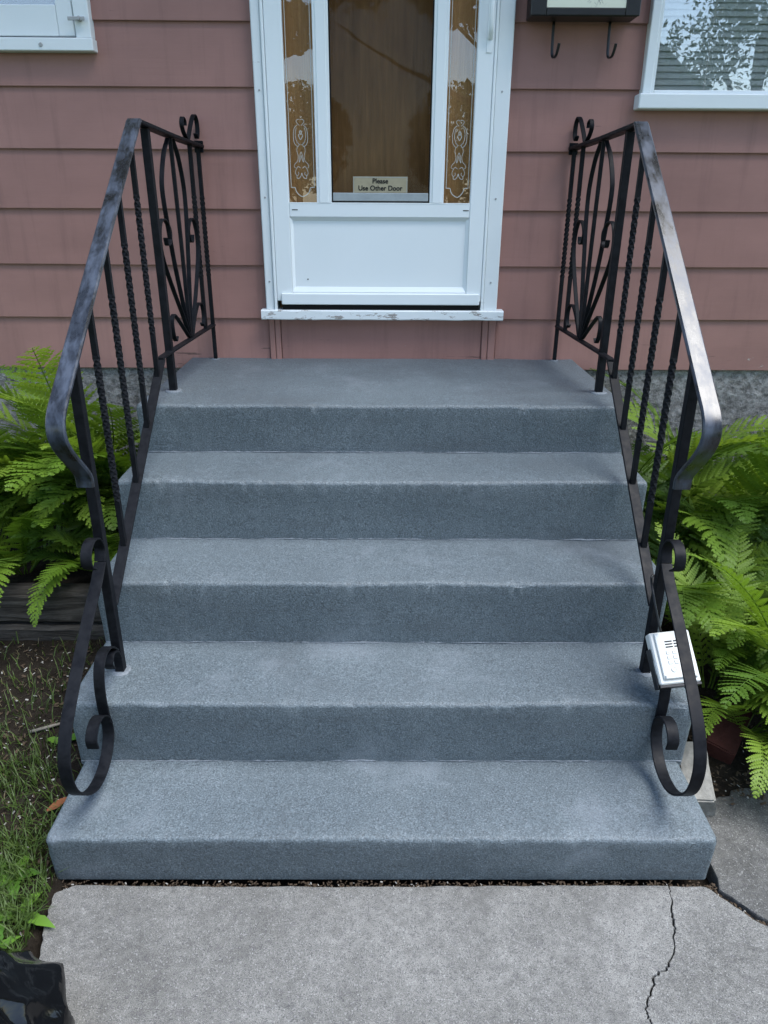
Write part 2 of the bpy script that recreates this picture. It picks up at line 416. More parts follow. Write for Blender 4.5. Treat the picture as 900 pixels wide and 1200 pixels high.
slab('slab', [(x+cw(y+9), y) for x, y in reversed(crk[1:])]+jag([(.752+.002, -.009), (.862, -.010)], .0015, 8, 8)[:-1]+[(x-.007, y-.006) for x, y in jo]+[(3.4, -3.2)], -.003, M['path'], .0025)
jr = [(x+.010, y+.010) for x, y in jo]
slab('slab', [(.893, .02)]+jr[1:]+[(3.4, -.2)]+jag([(3.4, .1), (1.9, .30), (1.30, .325), (1.12, .345), (1.0, .30), (.95, .285), (.893, .27)], .008, 5, 9), -.006, M['path_dark'], .006)

# ------------------------------------------------------------------ house
house = empty('house', 'dusty rose clapboard house with white storm door and windows', 'house', loc=(0, YW, 0))
HP = Matrix.Translation((0, -YW, 0))
def hpart(mb, name, mat, parent=house, smooth=False, off=True):
    if off and parent is house: mb.v = [(x, y-YW, z) for x, y, z in mb.v]
    return mb.build(name, mat, parent, smooth)
class HB(MB):
    # builds in world coordinates and stores relative to the house empty
    def build(s, name, mat, parent=house, smooth=False):
        s.v = [(x, y-YW, z) for x, y, z in s.v]
        return MB.build(s, name, mat, parent, smooth)
X0, X1 = -3.6, 3.6
DL, DR = -.497, .488            # door opening (outer edge of casing) in the siding
WR0, WRZ = 1.075, 2.07          # right window opening left edge / bottom
WL1, WLZ = -1.19, 2.28
NROW = 13
brd = random.Random(2)
def board(xa, xb, z, k, cut=0.0):
    n = max(2, int((xb-xa)/.35)); rg = []
    top = z+EX+.028-cut
    for i in range(n+1):
        x = xa+(xb-xa)*i/n
        w1 = .0022*nz(x*1.3, k*3.1, 1, 1.0); w2 = .0022*nz(x*1.2, k*2.7, 5, 1.1)
        yb = YW+w1; zb = z+w2
        rg.append([(x, yb+.016, zb+.001), (x, yb+.001, zb), (x, yb, zb+.0025), (x, YW+.013+w1, top), (x, YW+.018, top)])
    m = HB().rings(rg); o = m.build('siding_board', M['siding']); return o
for k in range(NROW):
    z = ZB+k*EX
    if k == 0:
        segs = [(X0, -.512), (.513, X1)]
    else:
        segs = [(X0, DL+.01), (DR-.01, X1)]
    if z+.02 > WLZ and z < 3.25: segs[0] = (WL1+.01, segs[0][1])
    if z+.02 > WRZ and z < 3.25: segs[1] = (segs[1][0], WR0-.01)
    if k == 4:
        segs[1] = (segs[1][0], WR0-.01); board(WR0-.01, X1, z, k, .052)
    for a, b in segs: board(a, b, z, k)
    if z+.02 > WLZ and z < 3.25: board(X0, -2.35, z, k)
    if z+.02 > WRZ and z < 3.25: board(2.45, X1, z, k)
# wall core behind the boards (openings left free)
c = HB(); yc0, yc1 = YW+.034, YW+.16
ZT = ZB+NROW*EX
for a, b, z0, z1 in [(X0, -2.33, .6, ZT), (WL1, DL+.03, .6, ZT), (-2.33, WL1, .6, WLZ-.1), (-2.33, WL1, 3.25, ZT), (DL+.03, DR-.03, .6, 1.19), (DL+.03, DR-.03, 3.32, ZT), (DR-.03, WR0-.02, .6, ZT), (WR0-.02, 2.43, .6, WRZ-.1), (WR0-.02, 2.43, 3.25, ZT), (2.43, X1, .6, ZT)]:
    c.box(a, b, yc0, yc1, z0, z1)
c.box(X0, X1, YW+1.2, YW+1.3, .6, ZT); c.box(X0, X0+.02, yc1, YW+1.2, .6, ZT); c.box(X1-.02, X1, yc1, YW+1.2, .6, ZT)
c.build('wall_core', M['dark'])
# rough foundation below the boards
f = HB(); n = 150; m_ = 22; rows = []
for j in range(m_+1):
    for i in range(n+1):
        x = X0+(X1-X0)*i/n; zz = -.08+(ZB+.05+.08)*j/m_
        f.v.append((x, YW+.014+.008*nz(x, 0, zz, 9)+.006*nz(x, 1, zz, 28), zz))
f.f = [(j*(n+1)+i, j*(n+1)+i+1, (j+1)*(n+1)+i+1, (j+1)*(n+1)+i) for j in range(m_) for i in range(n)]
f.build('foundation', M['foundation'], smooth=True)
# eave: soffit, fascia and roof slope, out of view; overhang deepened to shade the landing
HB().box(X0-.3, X1+.3, YW-.62, YW+1.3, ZT, ZT+.02).build('soffit', M['sash_white'])
HB().cbox(X0-.3, X1+.3, YW-.645, YW-.62, ZT-.02, ZT+.16, .004).build('fascia', M['sash_white'])
r_ = HB(); r_.add([(X0-.35, YW-.67, ZT+.165), (X1+.35, YW-.67, ZT+.165), (X1+.35, YW+4, ZT+2.0), (X0-.35, YW+4, ZT+2.0), (X0-.35, YW-.67, ZT+.185), (X1+.35, YW-.67, ZT+.185), (X1+.35, YW+4, ZT+2.02), (X0-.35, YW+4, ZT+2.02)],
    [(0, 1, 2, 3), (7, 6, 5, 4), (0, 4, 5, 1), (1, 5, 6, 2), (2, 6, 7, 3), (3, 7, 4, 0)]); r_.build('roof', M['roof'])
# panel below the door sill with two upright strips
HB().cbox(-.456, .446, YW-.004, YW+.03, ZB, 1.164, .002).build('sill_panel', M['siding'])
for a, b in ((-.508, -.484), (-.482, -.458), (.448, .474), (.476, .509)):
    HB().cbox(a, b, YW-.012, YW+.032, ZB, 1.163, .003).build('panel_strip', M['siding'])

# --- door
door = HB().box(-.46, .43, YW+.035, YW+.075, 1.19, 3.30).build('inner_door', M['wood'])
MBrail = MB()
def dsub(mb, name, mat, parent, smooth=False):
    mb.v = [(x, y-YW, z) for x, y, z in mb.v]; return MB.build(mb, name, mat, parent, smooth)
fr = HB()
fr.cbox(-.512, -.474, 1.924, 2.0, 1.205, 3.34, .004); fr.cbox(.441, .503, 1.924, 2.0, 1.205, 3.34, .004); fr.cbox(-.4735, .4405, 1.924, 2.0, 3.27, 3.34, .004)
frame = fr.build('door_casing', M['trim_white'])
for zz in (1.325, 1.66, 2.05, 2.5):
    for xx in (-.492, .470):
        dsub(MB().tube([(xx, 1.9245, zz), (xx, 1.9215, zz)], [.0042, .0036], 8), 'screw', M['steel'], frame)
dsub(MB().cbox(-.4735, -.462, 1.914, 1.99, 1.205, 3.27, .002), 'jamb', M['door_white'], frame)
dsub(MB().cbox(.430, .4405, 1.914, 1.99, 1.205, 3.27, .002), 'jamb', M['door_white'], frame)
sill = HB()
rg = []
for i in range(41):
    x = -.533+1.064*i/40; a = .0025*nz(x, 2, 0, 14); b = .003*nz(x, 5, 0, 11)
    rg.append([(x, 1.905+a, 1.166+b), (x, 1.902+a, 1.17+b), (x, 1.902+a, 1.203+a), (x, 1.906+a, 1.2075), (x, 2.0, 1.209), (x, 2.0, 1.163)])
sill.rings(rg); sill.build('door_sill', M['sill_white'])
sd_ = HB()      # storm door leaf
yf, yb = 1.917, 1.952
sd_.cbox(-.461, -.392, yf, yb, 1.245, 3.26, .003); sd_.cbox(.363, .4295, yf, yb, 1.245, 3.26, .003)
sd_.cbox(-.3915, .3625, yf+.001, yb, 1.585, 1.641, .003)
sd_.cbox(-.3915, .3625, yf+.001, yb, 1.246, 1.282, .003); sd_.cbox(-.3915, .3625, yf+.001, yb, 3.18, 3.259, .003)
leaf = sd_.build('storm_door', M['door_white'])
for a, b in ((-.276, -.214), (.193, .252)):
    dsub(MB().cbox(a, b, yf+.004, yb-.002, 1.6415, 3.1795, .0025), 'mullion', M['door_white'], leaf)
    dsub(MB().cbox(a+.011, b-.011, yf+.0005, yf+.0055, 1.642, 3.179, .002), 'mullion_bead', M['door_white'], leaf)
dsub(MB().box(-.3912, .3622, yf+.013, yf+.022, 1.283, 1.5848), 'kick_panel', M['door_white'], leaf)
# bevelled moulding round the kick panel
mo = MB()
xa, xb, za, zb_ = -.3912, .3622, 1.2825, 1.5845
for (p, q) in (((xa, za), (xb, za)), ((xb, za), (xb, zb_)), ((xb, zb_), (xa, zb_)), ((xa, zb_), (xa, za))):
    cxm, czm = (xa+xb)/2, (za+zb_)/2
    d = .013
    inn = lambda P: (P[0]+(d if P[0] < cxm else -d), P[1]+(d*1.7 if P[1] < czm else -d))
    a, b = inn(p), inn(q)
    mo.add([(p[0], yf+.0015, p[1]), (q[0], yf+.0015, q[1]), (b[0], yf+.0125, b[1]), (a[0], yf+.0125, a[1]), (p[0], yf+.0135, p[1]), (q[0], yf+.0135, q[1])], [(0, 1, 2, 3), (0, 4, 5, 1)])
dsub(mo, 'panel_moulding', M['door_white'], leaf)
dsub(MB().cbox(-.3905, .3615, yf-.001, yf+.0006, 1.6405, 1.6425, .0004), 'glass_bead', M['door_white'], leaf)
dsub(MB().cbox(-.440, .422, yf-.014, yf-.0005, 1.231, 1.278, .003), 'sweep', M['door_white'], leaf)
dsub(MB().box(-.438, .420, yf-.002, yf+.01, 1.2095, 1.236), 'sweep_gap_shade', M['rubber'], leaf)  # black strip standing for the shaded gap between sweep and sill
for x in (-.381, .335):
    dsub(MB().box(x, x+.024, yf-.0002, yf+.003, 1.612, 1.6155), 'weep_slot', M['rubber'], leaf)
dsub(MB().tube([(-.325, yf+.0135, 1.335), (-.325, yf+.011, 1.335)], .003, 8), 'rivet', M['rubber'], leaf)
gl = []
for (a, b, nm, mm) in ((-.3918, -.2762, 'side_pane', 'door_glass'), (.2522, .3628, 'side_pane', 'door_glass'), (-.2138, .1928, 'center_pane', 'center_glass')):
    y = yf+.017
    gl.append(dsub(MB().box(a, b, y, y+.004, 1.6415, 3.1795), nm, M[mm], leaf))
# black gasket and grey channel round the centre light, insect screen behind
gk = MB(); gk.box(-.2135, -.2085, yf+.006, yf+.0165, 1.642, 3.179); gk.box(.1875, .1925, yf+.006, yf+.0165, 1.642, 3.179); gk.box(-.2084, .1874, yf+.006, yf+.0165, 1.642, 1.648)
dsub(gk, 'gasket', M['rubber'], leaf)
dsub(MB().cbox(-.2083, .1873, yf+.003, yf+.016, 1.6485, 1.680, .002), 'screen_rail', M['channel'], leaf)
dsub(MB().add([(-.2138, yf+.026, 1.645), (.1928, yf+.026, 1.645), (.1928, yf+.026, 3.179), (-.2138, yf+.026, 3.179)], [(0, 1, 2, 3)]), 'insect_screen', M['screen'], leaf)
# pull handle
hd = MB(); hd.bar(cat([(.410, yf-.001, 2.225), (.410, yf-.010, 2.235), (.409, yf-.026, 2.26), (.408, yf-.034, 2.32), (.408, yf-.034, 2.42), (.408, yf-.02, 2.49), (.408, yf-.001, 2.52)], 5), .018, .009, c=.003)
dsub(hd, 'pull_handle', M['door_white'], leaf, True)
dsub(MB().cbox(.398, .420, yf-.003, yf-.0004, 2.18, 2.56, .001), 'handle_plate', M['door_white'], leaf)
# frosted ornament on the side lights
def ribbon2(mb, pts, wd, y, n=6):
    P = cat([Vector((a, 0, b)) for a, b in pts], n) if n else [Vector((a, 0, b)) for a, b in pts]
    L = []; Rr = []
    for i, p in enumerate(P):
        t = (P[min(i+1, len(P)-1)]-P[max(i-1, 0)]).normalized(); nn = Vector((-t.z, 0, t.x))
        L.append((p+nn*wd/2)); Rr.append((p-nn*wd/2))
    o = len(mb.v)
    for a, b in zip(L, Rr): mb.v += [(a.x, y, a.z), (b.x, y, b.z)]
    mb.f += [(o+2*i, o+2*i+1, o+2*i+3, o+2*i+2) for i in range(len(P)-1)]
def etching(pane, x0, x1, cx):
    e = MB(); y = yf+.0164; h = (x1-x0)/2
    lo = 1.700
    bl, br = x0+.010, x1-.010
    ribbon2(e, [(bl, 3.1), (bl, lo)], 0.0025, y, 0); ribbon2(e, [(br, 3.1), (br, lo)], 0.0025, y, 0)
    ribbon2(e, [(bl-.0018, lo), (bl+.016, lo-.002), (bl+.020, lo-.014), (bl+.030, lo-.027), (cx, lo-.035), (br-.030, lo-.027), (br-.020, lo-.014), (br-.016, lo-.002), (br+.0018, lo)], 0.0030, y)
    t = 1.940
    for s in (-1, 1):
        q = lambda *pp: [(cx+s*a, t-b) for a, b in pp]
        ribbon2(e, q((.004, .012), (.012, .004), (.016, -.004), (.008, -.010), (.001, -.008)), 0.0017, y)
        ribbon2(e, q((.012, .010), (.024, .022), (.029, .048), (.026, .075), (.014, .088), (.008, .084), (.010, .076), (.016, .074)), 0.0020, y)
        ribbon2(e, q((.016, .02), (.021, .04), (.019, .062), (.010, .078), (.002, .082)), .0018, y)
        ribbon2(e, q((.014, .088), (.017, .104), (.012, .124), (.016, .142), (.026, .152), (.030, .162), (.024, .168)), 0.0017, y)
        ribbon2(e, q((.001, .108), (.006, .124), (.009, .146), (.004, .136), (.000, .120)), .0018, y)
        ribbon2(e, q((.004, .168), (.014, .162), (.022, .172), (.026, .186), (.020, .196), (.012, .190), (.014, .182)), 0.0019, y)
        ribbon2(e, q((.020, .196), (.019, .206), (.010, .205), (.003, .196), (.001, .186)), .0022, y)
        ribbon2(e, q((.003, .040), (.008, .048), (.004, .058), (.0, .064)), 0.0024, y)
        ribbon2(e, q((.0, .030), (.004, .036), (.0, .046)), .003, y)
    dsub(e, 'etching', M['etch'], leaf)
etching(gl[0], -.392, -.276, -.336); etching(gl[1], .252, .363, .310)

# the notice stands in the door on the screen rail
sg = empty('notice_sign', 'small tan sign reading Please Use Other Door in the door glass', 'sign', loc=(-.012, yf+.0025, 1.681))
MB().cbox(-.113, .113, .0085, .0115, .0, .061, .0006).build('card', M['sign'], sg)
bd = MB(); bd.box(-.111, .111, .0078, .0083, .0575, .0592); bd.box(-.111, -.1094, .0078, .0083, .002, .0572); bd.box(.1094, .111, .0078, .0083, .002, .0572)
bd.build('border_line', M['channel'], sg)
def text_mesh(name, s, size, mat, parent, loc, rot=(R(90), 0, 0), align='CENTER', off=.0):
    cu = bpy.data.curves.new(name, 'FONT'); cu.body = s; cu.size = size; cu.align_x = align; cu.align_y = 'CENTER'; cu.offset = off; cu.extrude = .0003
    to = bpy.data.objects.new(name, cu); me = bpy.data.meshes.new_from_object(to); bpy.data.objects.remove(to); bpy.data.curves.remove(cu)
    me.materials.clear(); me.materials.append(mat); o = link(name, me, parent); o.location = loc; o.rotation_euler = rot; return o
text_mesh('lettering', 'Please', .0265, M['ink'], sg, (0, .0076, .0435), off=.0006)
text_mesh('lettering', 'Use Other Door', .0265, M['ink'], sg, (0, .0076, .0165), off=.0006)

# --- windows
def wpart(mb, name, mat, parent): return dsub(mb, name, mat, parent)
# right window
wr = HB(); a0, b0 = 1.016, 2.48
wr.cbox(a0+.012, 1.062, 1.928, 2.0, 2.047, 3.22, .003); wr.cbox(2.425, b0, 1.928, 2.0, 2.047, 3.22, .003); wr.cbox(1.0625, 2.4245, 1.928, 2.0, 3.15, 3.22, .003)
winR = wr.build('window', M['trim_white'])
winR['label'] = 'white framed window reflecting sky and tree'
wpart(MB().cbox(a0-.004, b0+.02, 1.905, 2.0, 1.992, 2.046, .004), 'window_sill', M['trim_white'], winR)
sp = MB(); sp.cbox(1.0625, 1.078, 1.944, 1.985, 2.0465, 3.149, .002); sp.cbox(2.405, 2.4245, 1.944, 1.985, 2.0465, 3.149, .002); sp.cbox(1.0785, 2.4045, 1.944, 1.985, 2.0465, 2.062, .002)
wpart(sp, 'sash', M['sash_white'], winR)
wpart(MB().box(1.0785, 2.4045, 1.958, 1.962, 2.0625, 3.149), 'pane', M['glass'], winR)
# left window
wl_ = HB(); 
wl_.cbox(-1.187, -1.128, 1.926, 2.0, 2.2225, 3.22, .003); wl_.cbox(-2.42, -2.35, 1.926, 2.0, 2.2225, 3.22, .003); wl_.cbox(-2.3495, -1.1875, 1.926, 2.0, 3.15, 3.22, .003)
winL = wl_.build('window', M['trim_white']); winL['label'] = 'old white window with peeling casing and turn latch'
wpart(MB().cbox(-2.43, -1.124, 1.918, 2.0, 2.178, 2.2218, .003), 'window_sill', M['trim_white'], winL)
wpart(MB().cbox(-2.3, -1.255, 1.936, 1.985, 2.229, 2.332, .003), 'bottom_rail', M['sash_white'], winL)
wpart(MB().cbox(-1.254, -1.192, 1.934, 1.985, 2.229, 3.145, .003), 'stile', M['sash_white'], winL)
wpart(MB().box(-1.1915, -1.1875, 1.96, 1.985, 2.2225, 3.145), 'gap_shade', M['rubber'], winL)  # black strips paint the shade in the gap round the sash
wpart(MB().box(-2.3, -1.1925, 1.962, 1.985, 2.2222, 2.2285), 'gap_shade', M['rubber'], winL)
wpart(MB().box(-2.3, -1.2545, 1.965, 1.969, 2.3325, 3.145), 'pane', M['glass'], winL)
lt = MB(); lt.tube([(-1.163, 1.926, 2.283), (-1.163, 1.912, 2.283)], .009, 10); lt.cbox(-1.205, -1.140, 1.908, 1.9125, 2.276, 2.289, .0015); lt.tube([(-1.163, 1.908, 2.283), (-1.163, 1.903, 2.283)], .006, 8)
wpart(lt, 'turn_latch', M['steel'], winL)
wpart(MB().tube([(-1.325, 1.918, 2.198), (-1.325, 1.914, 2.198)], [.008, .006], 10), 'screw', M['steel'], winL)
# dark rooms behind the panes
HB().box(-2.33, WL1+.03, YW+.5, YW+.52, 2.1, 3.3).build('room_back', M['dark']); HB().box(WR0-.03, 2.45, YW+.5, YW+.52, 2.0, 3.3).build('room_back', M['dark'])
# venetian blind hung in the right window
bl = empty('venetian_blind', 'pale horizontal slat blind inside the window right of the door', 'blind', loc=(1.74, YW+.045, 2.07))
sl = MB(); rg = []
for i in range(2):
    x = -.655+1.31*i; rg.append([(x, -.019, -.008), (x, -.0, .0018), (x, .019, .010), (x, .019, .011), (x, .0, .0028), (x, -.019, -.007)])
sl.rings(rg); me0 = None
for k in range(44):
    if me0 is None: o = sl.build('slat', M['slat'], bl); me0 = o.data
    else: o = link('slat', me0, bl)
    o.location = (0, 0, .012+k*.0235); o.rotation_euler = (R(50+random.uniform(-3, 3)), 0, 0)
for x in (-.45, .45): MB().box(x-.0012, x+.0012, -.022, -.0205, 0, 1.05).build('ladder_cord', M['etch'], bl)

# --- mailbox beside the door
mb_ = empty('mailbox', 'black wall mailbox with pale printed plate and two hooks below', 'mailbox', loc=(.755, YW, 2.29))
MB().cbox(-.205, .200, -.105, -.004, 0, .26, .004).build('box', M['black'], mb_)
fm = MB(); fm.cbox(-.207, -.148, -.113, -.1055, .0, .26, .003); fm.cbox(.148, .202, -.113, -.1055, 0, .26, .003); fm.cbox(-.1475, .1475, -.113, -.1055, 0, .026, .003); fm.cbox(-.1475, .1475, -.113, -.1055, .235, .26, .003)
fm.build('face_frame', M['black'], mb_)
MB().box(-.1475, .1475, -.1085, -.1055, .0265, .2345).build('printed_plate', M['plate'], mb_)
for s, x in ((0, -.098), (1, .120)):
    MB().bar(cat([(x, -.012, .0), (x, -.016, -.06), (x+.001, -.022, -.108), (x+.005, -.036, -.124), (x+.010, -.058, -.118), (x+.013, -.072, -.095), (x+.014, -.078, -.082)], 5), .011, .004).build('paper_hook', M['black'], mb_, True)

# ------------------------------------------------------------------ concrete steps
steps = empty('concrete_steps', 'five blue grey painted concrete steps up to the door', 'steps')
def step_block(i):
    y0 = Y[i]; y1 = (Y[i+1]+.03) if i < 4 else YW+.008
    z1 = Z[i]; hw = .861 if i == 0 else .875
    r = .013
    zlow = -.002 if i == 0 else (Z[i-1]-.012)
    prof = []
    # riser (leans in a little towards the bottom), rounded nosing, tread
    nr = 6
    for k in range(nr+1):
        t = k/nr; prof.append((y0+.010*(1-t)**1.0, zlow+(z1-r-zlow)*t))
    for k in range(1, 6):
        a = math.pi/2*k/6; prof.append((y0+r-r*math.cos(a), z1-r+r*math.sin(a)))
    nt = 8 if i < 4 else 20
    for k in range(nt+1):
        t = k/nt; prof.append((y0+r+(y1-y0-r)*t, z1+.004*t))
    prof.append((y1, zlow))
    cyp, czp = (y0+y1)/2, (zlow+z1)/2
    nxs = 260; xs = [-hw+.0+2*hw*k/nxs for k in range(nxs+1)]
    ends = [0, .0015, .005, .010]
    xs = [-hw+e for e in ends]+[x for x in xs if abs(x) < hw-.013]+[hw-e for e in reversed(ends)]
    rg = []
    for x in xs:
        d = hw-abs(x); ins = .012*(1-math.sqrt(max(0, 1-(1-min(d, .012)/.012)**2))) if d < .012 else 0
        ring = []
        for (yy, zz) in prof:
            dy = (cyp-yy); dz = (czp-zz); y_ = yy; z_ = zz
            if ins:
                y_ += ins if yy < y0+r else 0
                z_ -= ins if zz > z1-r else 0
            top = zz > z1-.02 and yy > y0-.001
            n1 = .0035*nz(x, yy*.6, zz*2, 3.5)+.0016*nz(x+5, yy, zz, 17)+.0011*nz(x, yy+2, zz, 55)
            if zz > zlow+.001: y_ += n1 if yy < y0+.02 else 0; z_ += (.8*n1 if top else 0)
            if zz > z1-.0125 and yy < y0+.0125:      # small chips along the nosing
                ch = max(0, nz(x, i*9.1, zz*.4, 23)-.32)*.008+max(0, nz(x+3, i*4.7, zz, 75)-.25)*.005
                y_ += ch*.7; z_ -= ch*.7
            if d < .03:   # chipped ends
                y_ += .005*max(0, nz(x, yy*1, zz, 30))*(d < .011)
            ring.append((x+(-1 if x < 0 else 1)*(.0)*n1, y_, z_))
        rg.append(ring)
    # flare: bottom of side walls stays straight
    m = MB().rings(rg); o = m.build('step', M['step'], steps); smooth_angle(o, 48); return o
for i in range(5): step_block(i)
MB().box(-.80, .80, .10, 1.9, -.08, .0).build('footing', M['rubble'], steps)
# ridge of paint and mortar where each riser meets the tread below
for i in range(1, 5):
    P = []; rr = []
    for k in range(241):
        x = -.868+1.736*k/240
        P.append((x, Y[i]+.0085+.0035*nz(x, i*5, 0, 3.5)+.002*nz(x, i, 0, 40), Z[i-1]+.0055+.0015*nz(x, i*3, 2, 25)))
        rr.append(max(.0004, .0020+.0038*nz(x, i*7, 4, 8)+.0024*nz(x, i*2, 8, 60)))
    MB().tube(P, rr, 6).build('mortar_seam', M['seam'], steps, True)

# ------------------------------------------------------------------ railings
def railing(side, label):
    s = -1 if side == 'L' else 1
    K = [(-.3, -.763), (.41, -.775), (1.34, -.790), (1.93, -.757), (2.2, -.742)] if s < 0 else [(-.3, .760), (.41, .780), (1.34, .818), (1.93, .783), (2.2, .767)]
    def xf(y):
        for (a, xa), (b, xb) in zip(K, K[1:]):
            if y <= b: return xa+(xb-xa)*(y-a)/(b-a)
        return K[-1][1]
    base = Vector((xf(.43), .43, Z[1]))
    root = empty('stair_railing', label, 'railing', 'black iron railings either side of the steps', loc=base)
    P = lambda y, z, dx=0: Vector((xf(y)+dx, y, z))-base
    C = lambda pts, n=6: [P(q.y, q.z) for q in cat([(0, a, b) for a, b in pts], n)]
    def part(mb, name, mat=M['iron'], ang=30, parent=root):
        o = mb.build(name, mat, parent); smooth_angle(o, ang); return o
    # posts
    part(MB().bar([P(.428, Z[1]-.005), P(.430, .7), P(.436, 1.288)], .026, .026), 'post')
    part(MB().bar([P(1.335, Z[4]-.005), P(1.337, 1.4), P(1.332, 1.864)], .026, .026), 'post')
    for (yy, zz, rr) in ((.428, Z[1]+.001, .034), (1.335, Z[4]+.0035, .032), (1.938, Z[4]+.0035, .020)):
        n_ = 18; ph = yy*9; ring = []
        for hh, k in ((-.004, 1.0), (.0015, .93), (.003, .6)):
            ring.append([P(yy+rr*k*math.sin(a*2*math.pi/n_)*(1+.22*nz(a, ph, 0, .7)), zz+hh, rr*k*math.cos(a*2*math.pi/n_)*(1+.22*nz(a, ph, 3, .7))) for a in range(n_)])
        MB().rings(ring).build('grout_pad', M['seam'], root, True)
    # handrail with lamb's tongue
    slope = [(1.222, 1.8775), (1.21, 1.8720), (.75, 1.530), (.335, 1.2140)]
    tongue = cat([(0, .335, 1.2140), (0, .300, 1.1860), (0, .279, 1.155), (0, .279, 1.122), (0, .303, 1.083), (0, .345, 1.040), (0, .378, 1.006), (0, .392, .985), (0, .393, .958)], 5)
    part(MB().bar([P(1.955, 1.851), P(1.6, 1.862), P(1.232, 1.876)], .042, .013, c=.003), 'top_rail')
    part(MB().bar([P(*q) for q in slope[:3]]+[P(q.y, q.z) for q in tongue], .046, .013, c=.0035), 'handrail', M['iron_top'])
    part(MB().bar([P(1.23, 1.8620), P(.75, 1.5185), P(.40, 1.252)], .024, .009), 'rail_channel')
    MB().cbox(-.018, .018, -.004, .004, -.022, .022, .002, Matrix.Translation(P(1.953, 1.850))).build('wall_plate', M['iron'], root)
    # lower rail
    part(MB().bar([P(1.215, 1.128), P(.99, .967), P(.443, .578)], .031, .009), 'lower_rail')
    part(MB().bar([P(1.205, 1.130), P(1.24, 1.1315), P(1.94, 1.137)], .024, .009), 'lower_rail')
    # twisted balusters
    def twisted(y, z0, z1, t0, t1, w, name='baluster', turn=.062):
        n = 46; rg = []; zs = [z0, z0+t0*(z1-z0)]+[z0+(t0+(t1-t0)*k/n)*(z1-z0) for k in range(1, n)]+[z0+t1*(z1-z0), z1]
        for zz in zs:
            a = 0
            za, zb2 = z0+t0*(z1-z0), z0+t1*(z1-z0)
            q = min(max(zz, za), zb2)
            a = round((zb2-za)/turn*4)/4*2*math.pi*(q-za)/(zb2-za)*s
            h = w/2; ring = []
            for (u, v) in ((-h, -h), (h, -h), (h, h), (-h, h)):
                ring.append(P(y, zz)+Vector((u*math.cos(a)-v*math.sin(a), u*math.sin(a)+v*math.cos(a), 0)))
            rg.append(ring)
        return part(MB().rings(rg), name, ang=20)
    def hz(y): return 1.872+(y-1.21)*.7420-.018
    def lz(y): return 1.128+(y-1.215)*.7120
    for y in (.600, .787, .965, 1.148): twisted(y, lz(y), hz(y), .20, .80, .0150)
    twisted(1.823, 1.136, 1.850, .30, .75, .0150, turn=.075); twisted(1.938, Z[4]-.004, 1.850, .42, .79, .0150, turn=.075)
    # tulip ornament of flat bars on the landing panel
    W_, T_ = .0165, .0055
    O = (1.605, 1.141)
    part(MB().bar([P(1.588, 1.856), P(1.600, 1.5), P(*O)], .014, .012), 'fan_bar')
    part(MB().bar(C([(1.560, 1.852), (1.500, 1.80), (1.452, 1.72), (1.445, 1.66), (1.462, 1.57), (1.50, 1.42), (1.56, 1.25), (O[0]-.006, O[1])]), W_, T_), 'fan_bar')
    part(MB().bar(C([(1.615, 1.852), (1.660, 1.80), (1.692, 1.72), (1.700, 1.65), (1.690, 1.55), (1.664, 1.40), (1.635, 1.25), (O[0]+.012, O[1])]), W_, T_), 'fan_bar')
    part(MB().bar(C([(O[0]-.014, O[1]+.004), (1.54, 1.225), (1.44, 1.355), (1.372, 1.46), (1.363, 1.53), (1.392, 1.578), (1.44, 1.580), (1.478, 1.545), (1.468, 1.505), (1.435, 1.498), (1.425, 1.522)]), W_, T_), 'scroll_bar')
    part(MB().bar(C([(O[0]+.02, O[1]+.004), (1.680, 1.225), (1.762, 1.355), (1.812, 1.46), (1.812, 1.53), (1.782, 1.576), (1.735, 1.574), (1.702, 1.538), (1.712, 1.500), (1.742, 1.496), (1.752, 1.520)]), W_, T_), 'scroll_bar')
    part(MB().bar(C([(O[0]-.02, O[1]+.002), (1.53, 1.185), (1.46, 1.235), (1.425, 1.252), (1.400, 1.235), (1.400, 1.19), (1.418, 1.157), (1.435, 1.170)]), W_, T_), 'small_scroll')
    part(MB().bar(C([(O[0]+.026, O[1]+.002), (1.67, 1.195), (1.725, 1.242), (1.765, 1.253), (1.800, 1.235), (1.808, 1.19), (1.790, 1.158), (1.772, 1.170)]), W_, T_), 'small_scroll')
    # crest above the top rail
    part(MB().bar(C([(1.800, 1.862), (1.762, 1.885), (1.744, 1.912), (1.757, 1.937), (1.782, 1.930), (1.784, 1.912)]), W_, T_), 'crest_scroll')
    part(MB().bar(C([(1.806, 1.862), (1.845, 1.905), (1.893, 1.950), (1.926, 1.961), (1.950, 1.940), (1.952, 1.905), (1.935, 1.880), (1.920, 1.895)]), W_+.001, T_), 'crest_scroll')
    # big volute in front of the lower post
    vol = [(.412, .756), (.400, .792), (.368, .812), (.332, .806), (.312, .780), (.322, .750), (.352, .732), (.385, .722)]
    part(MB().bar(C([(.405, .735), (.418, .770), (.398, .806), (.358, .816), (.325, .797), (.320, .764), (.345, .742)]), .030, .005), 'volute_eye')
    part(MB().bar(C([(.405, .732), (.355, .690), (.275, .640), (.190, .580), (.085, .502), (.030, .448), (.000, .385), (.008, .310), (.050, .250), (.110, .206), (.175, .196), (.230, .214), (.268, .258), (.268, .312), (.232, .350), (.190, .356), (.160, .330), (.163, .300)], 5), .032, .0055), 'volute')
    part(MB().bar(C([(.412, .420), (.398, .448), (.365, .462), (.345, .440), (.358, .418)], 5), .030, .0055), 'volute_eye')
    part(MB().bar(C([(.400, .452), (.362, .486), (.315, .494), (.282, .470), (.266, .425), (.262, .37), (.268, .30)], 5), .030, .0055), 'volute_brace')
    return root
railing('L', 'black iron stair railing on the left of the steps, nearer the timbers')
railing('R', 'black iron stair railing on the right with white keypad box on its lower scroll')

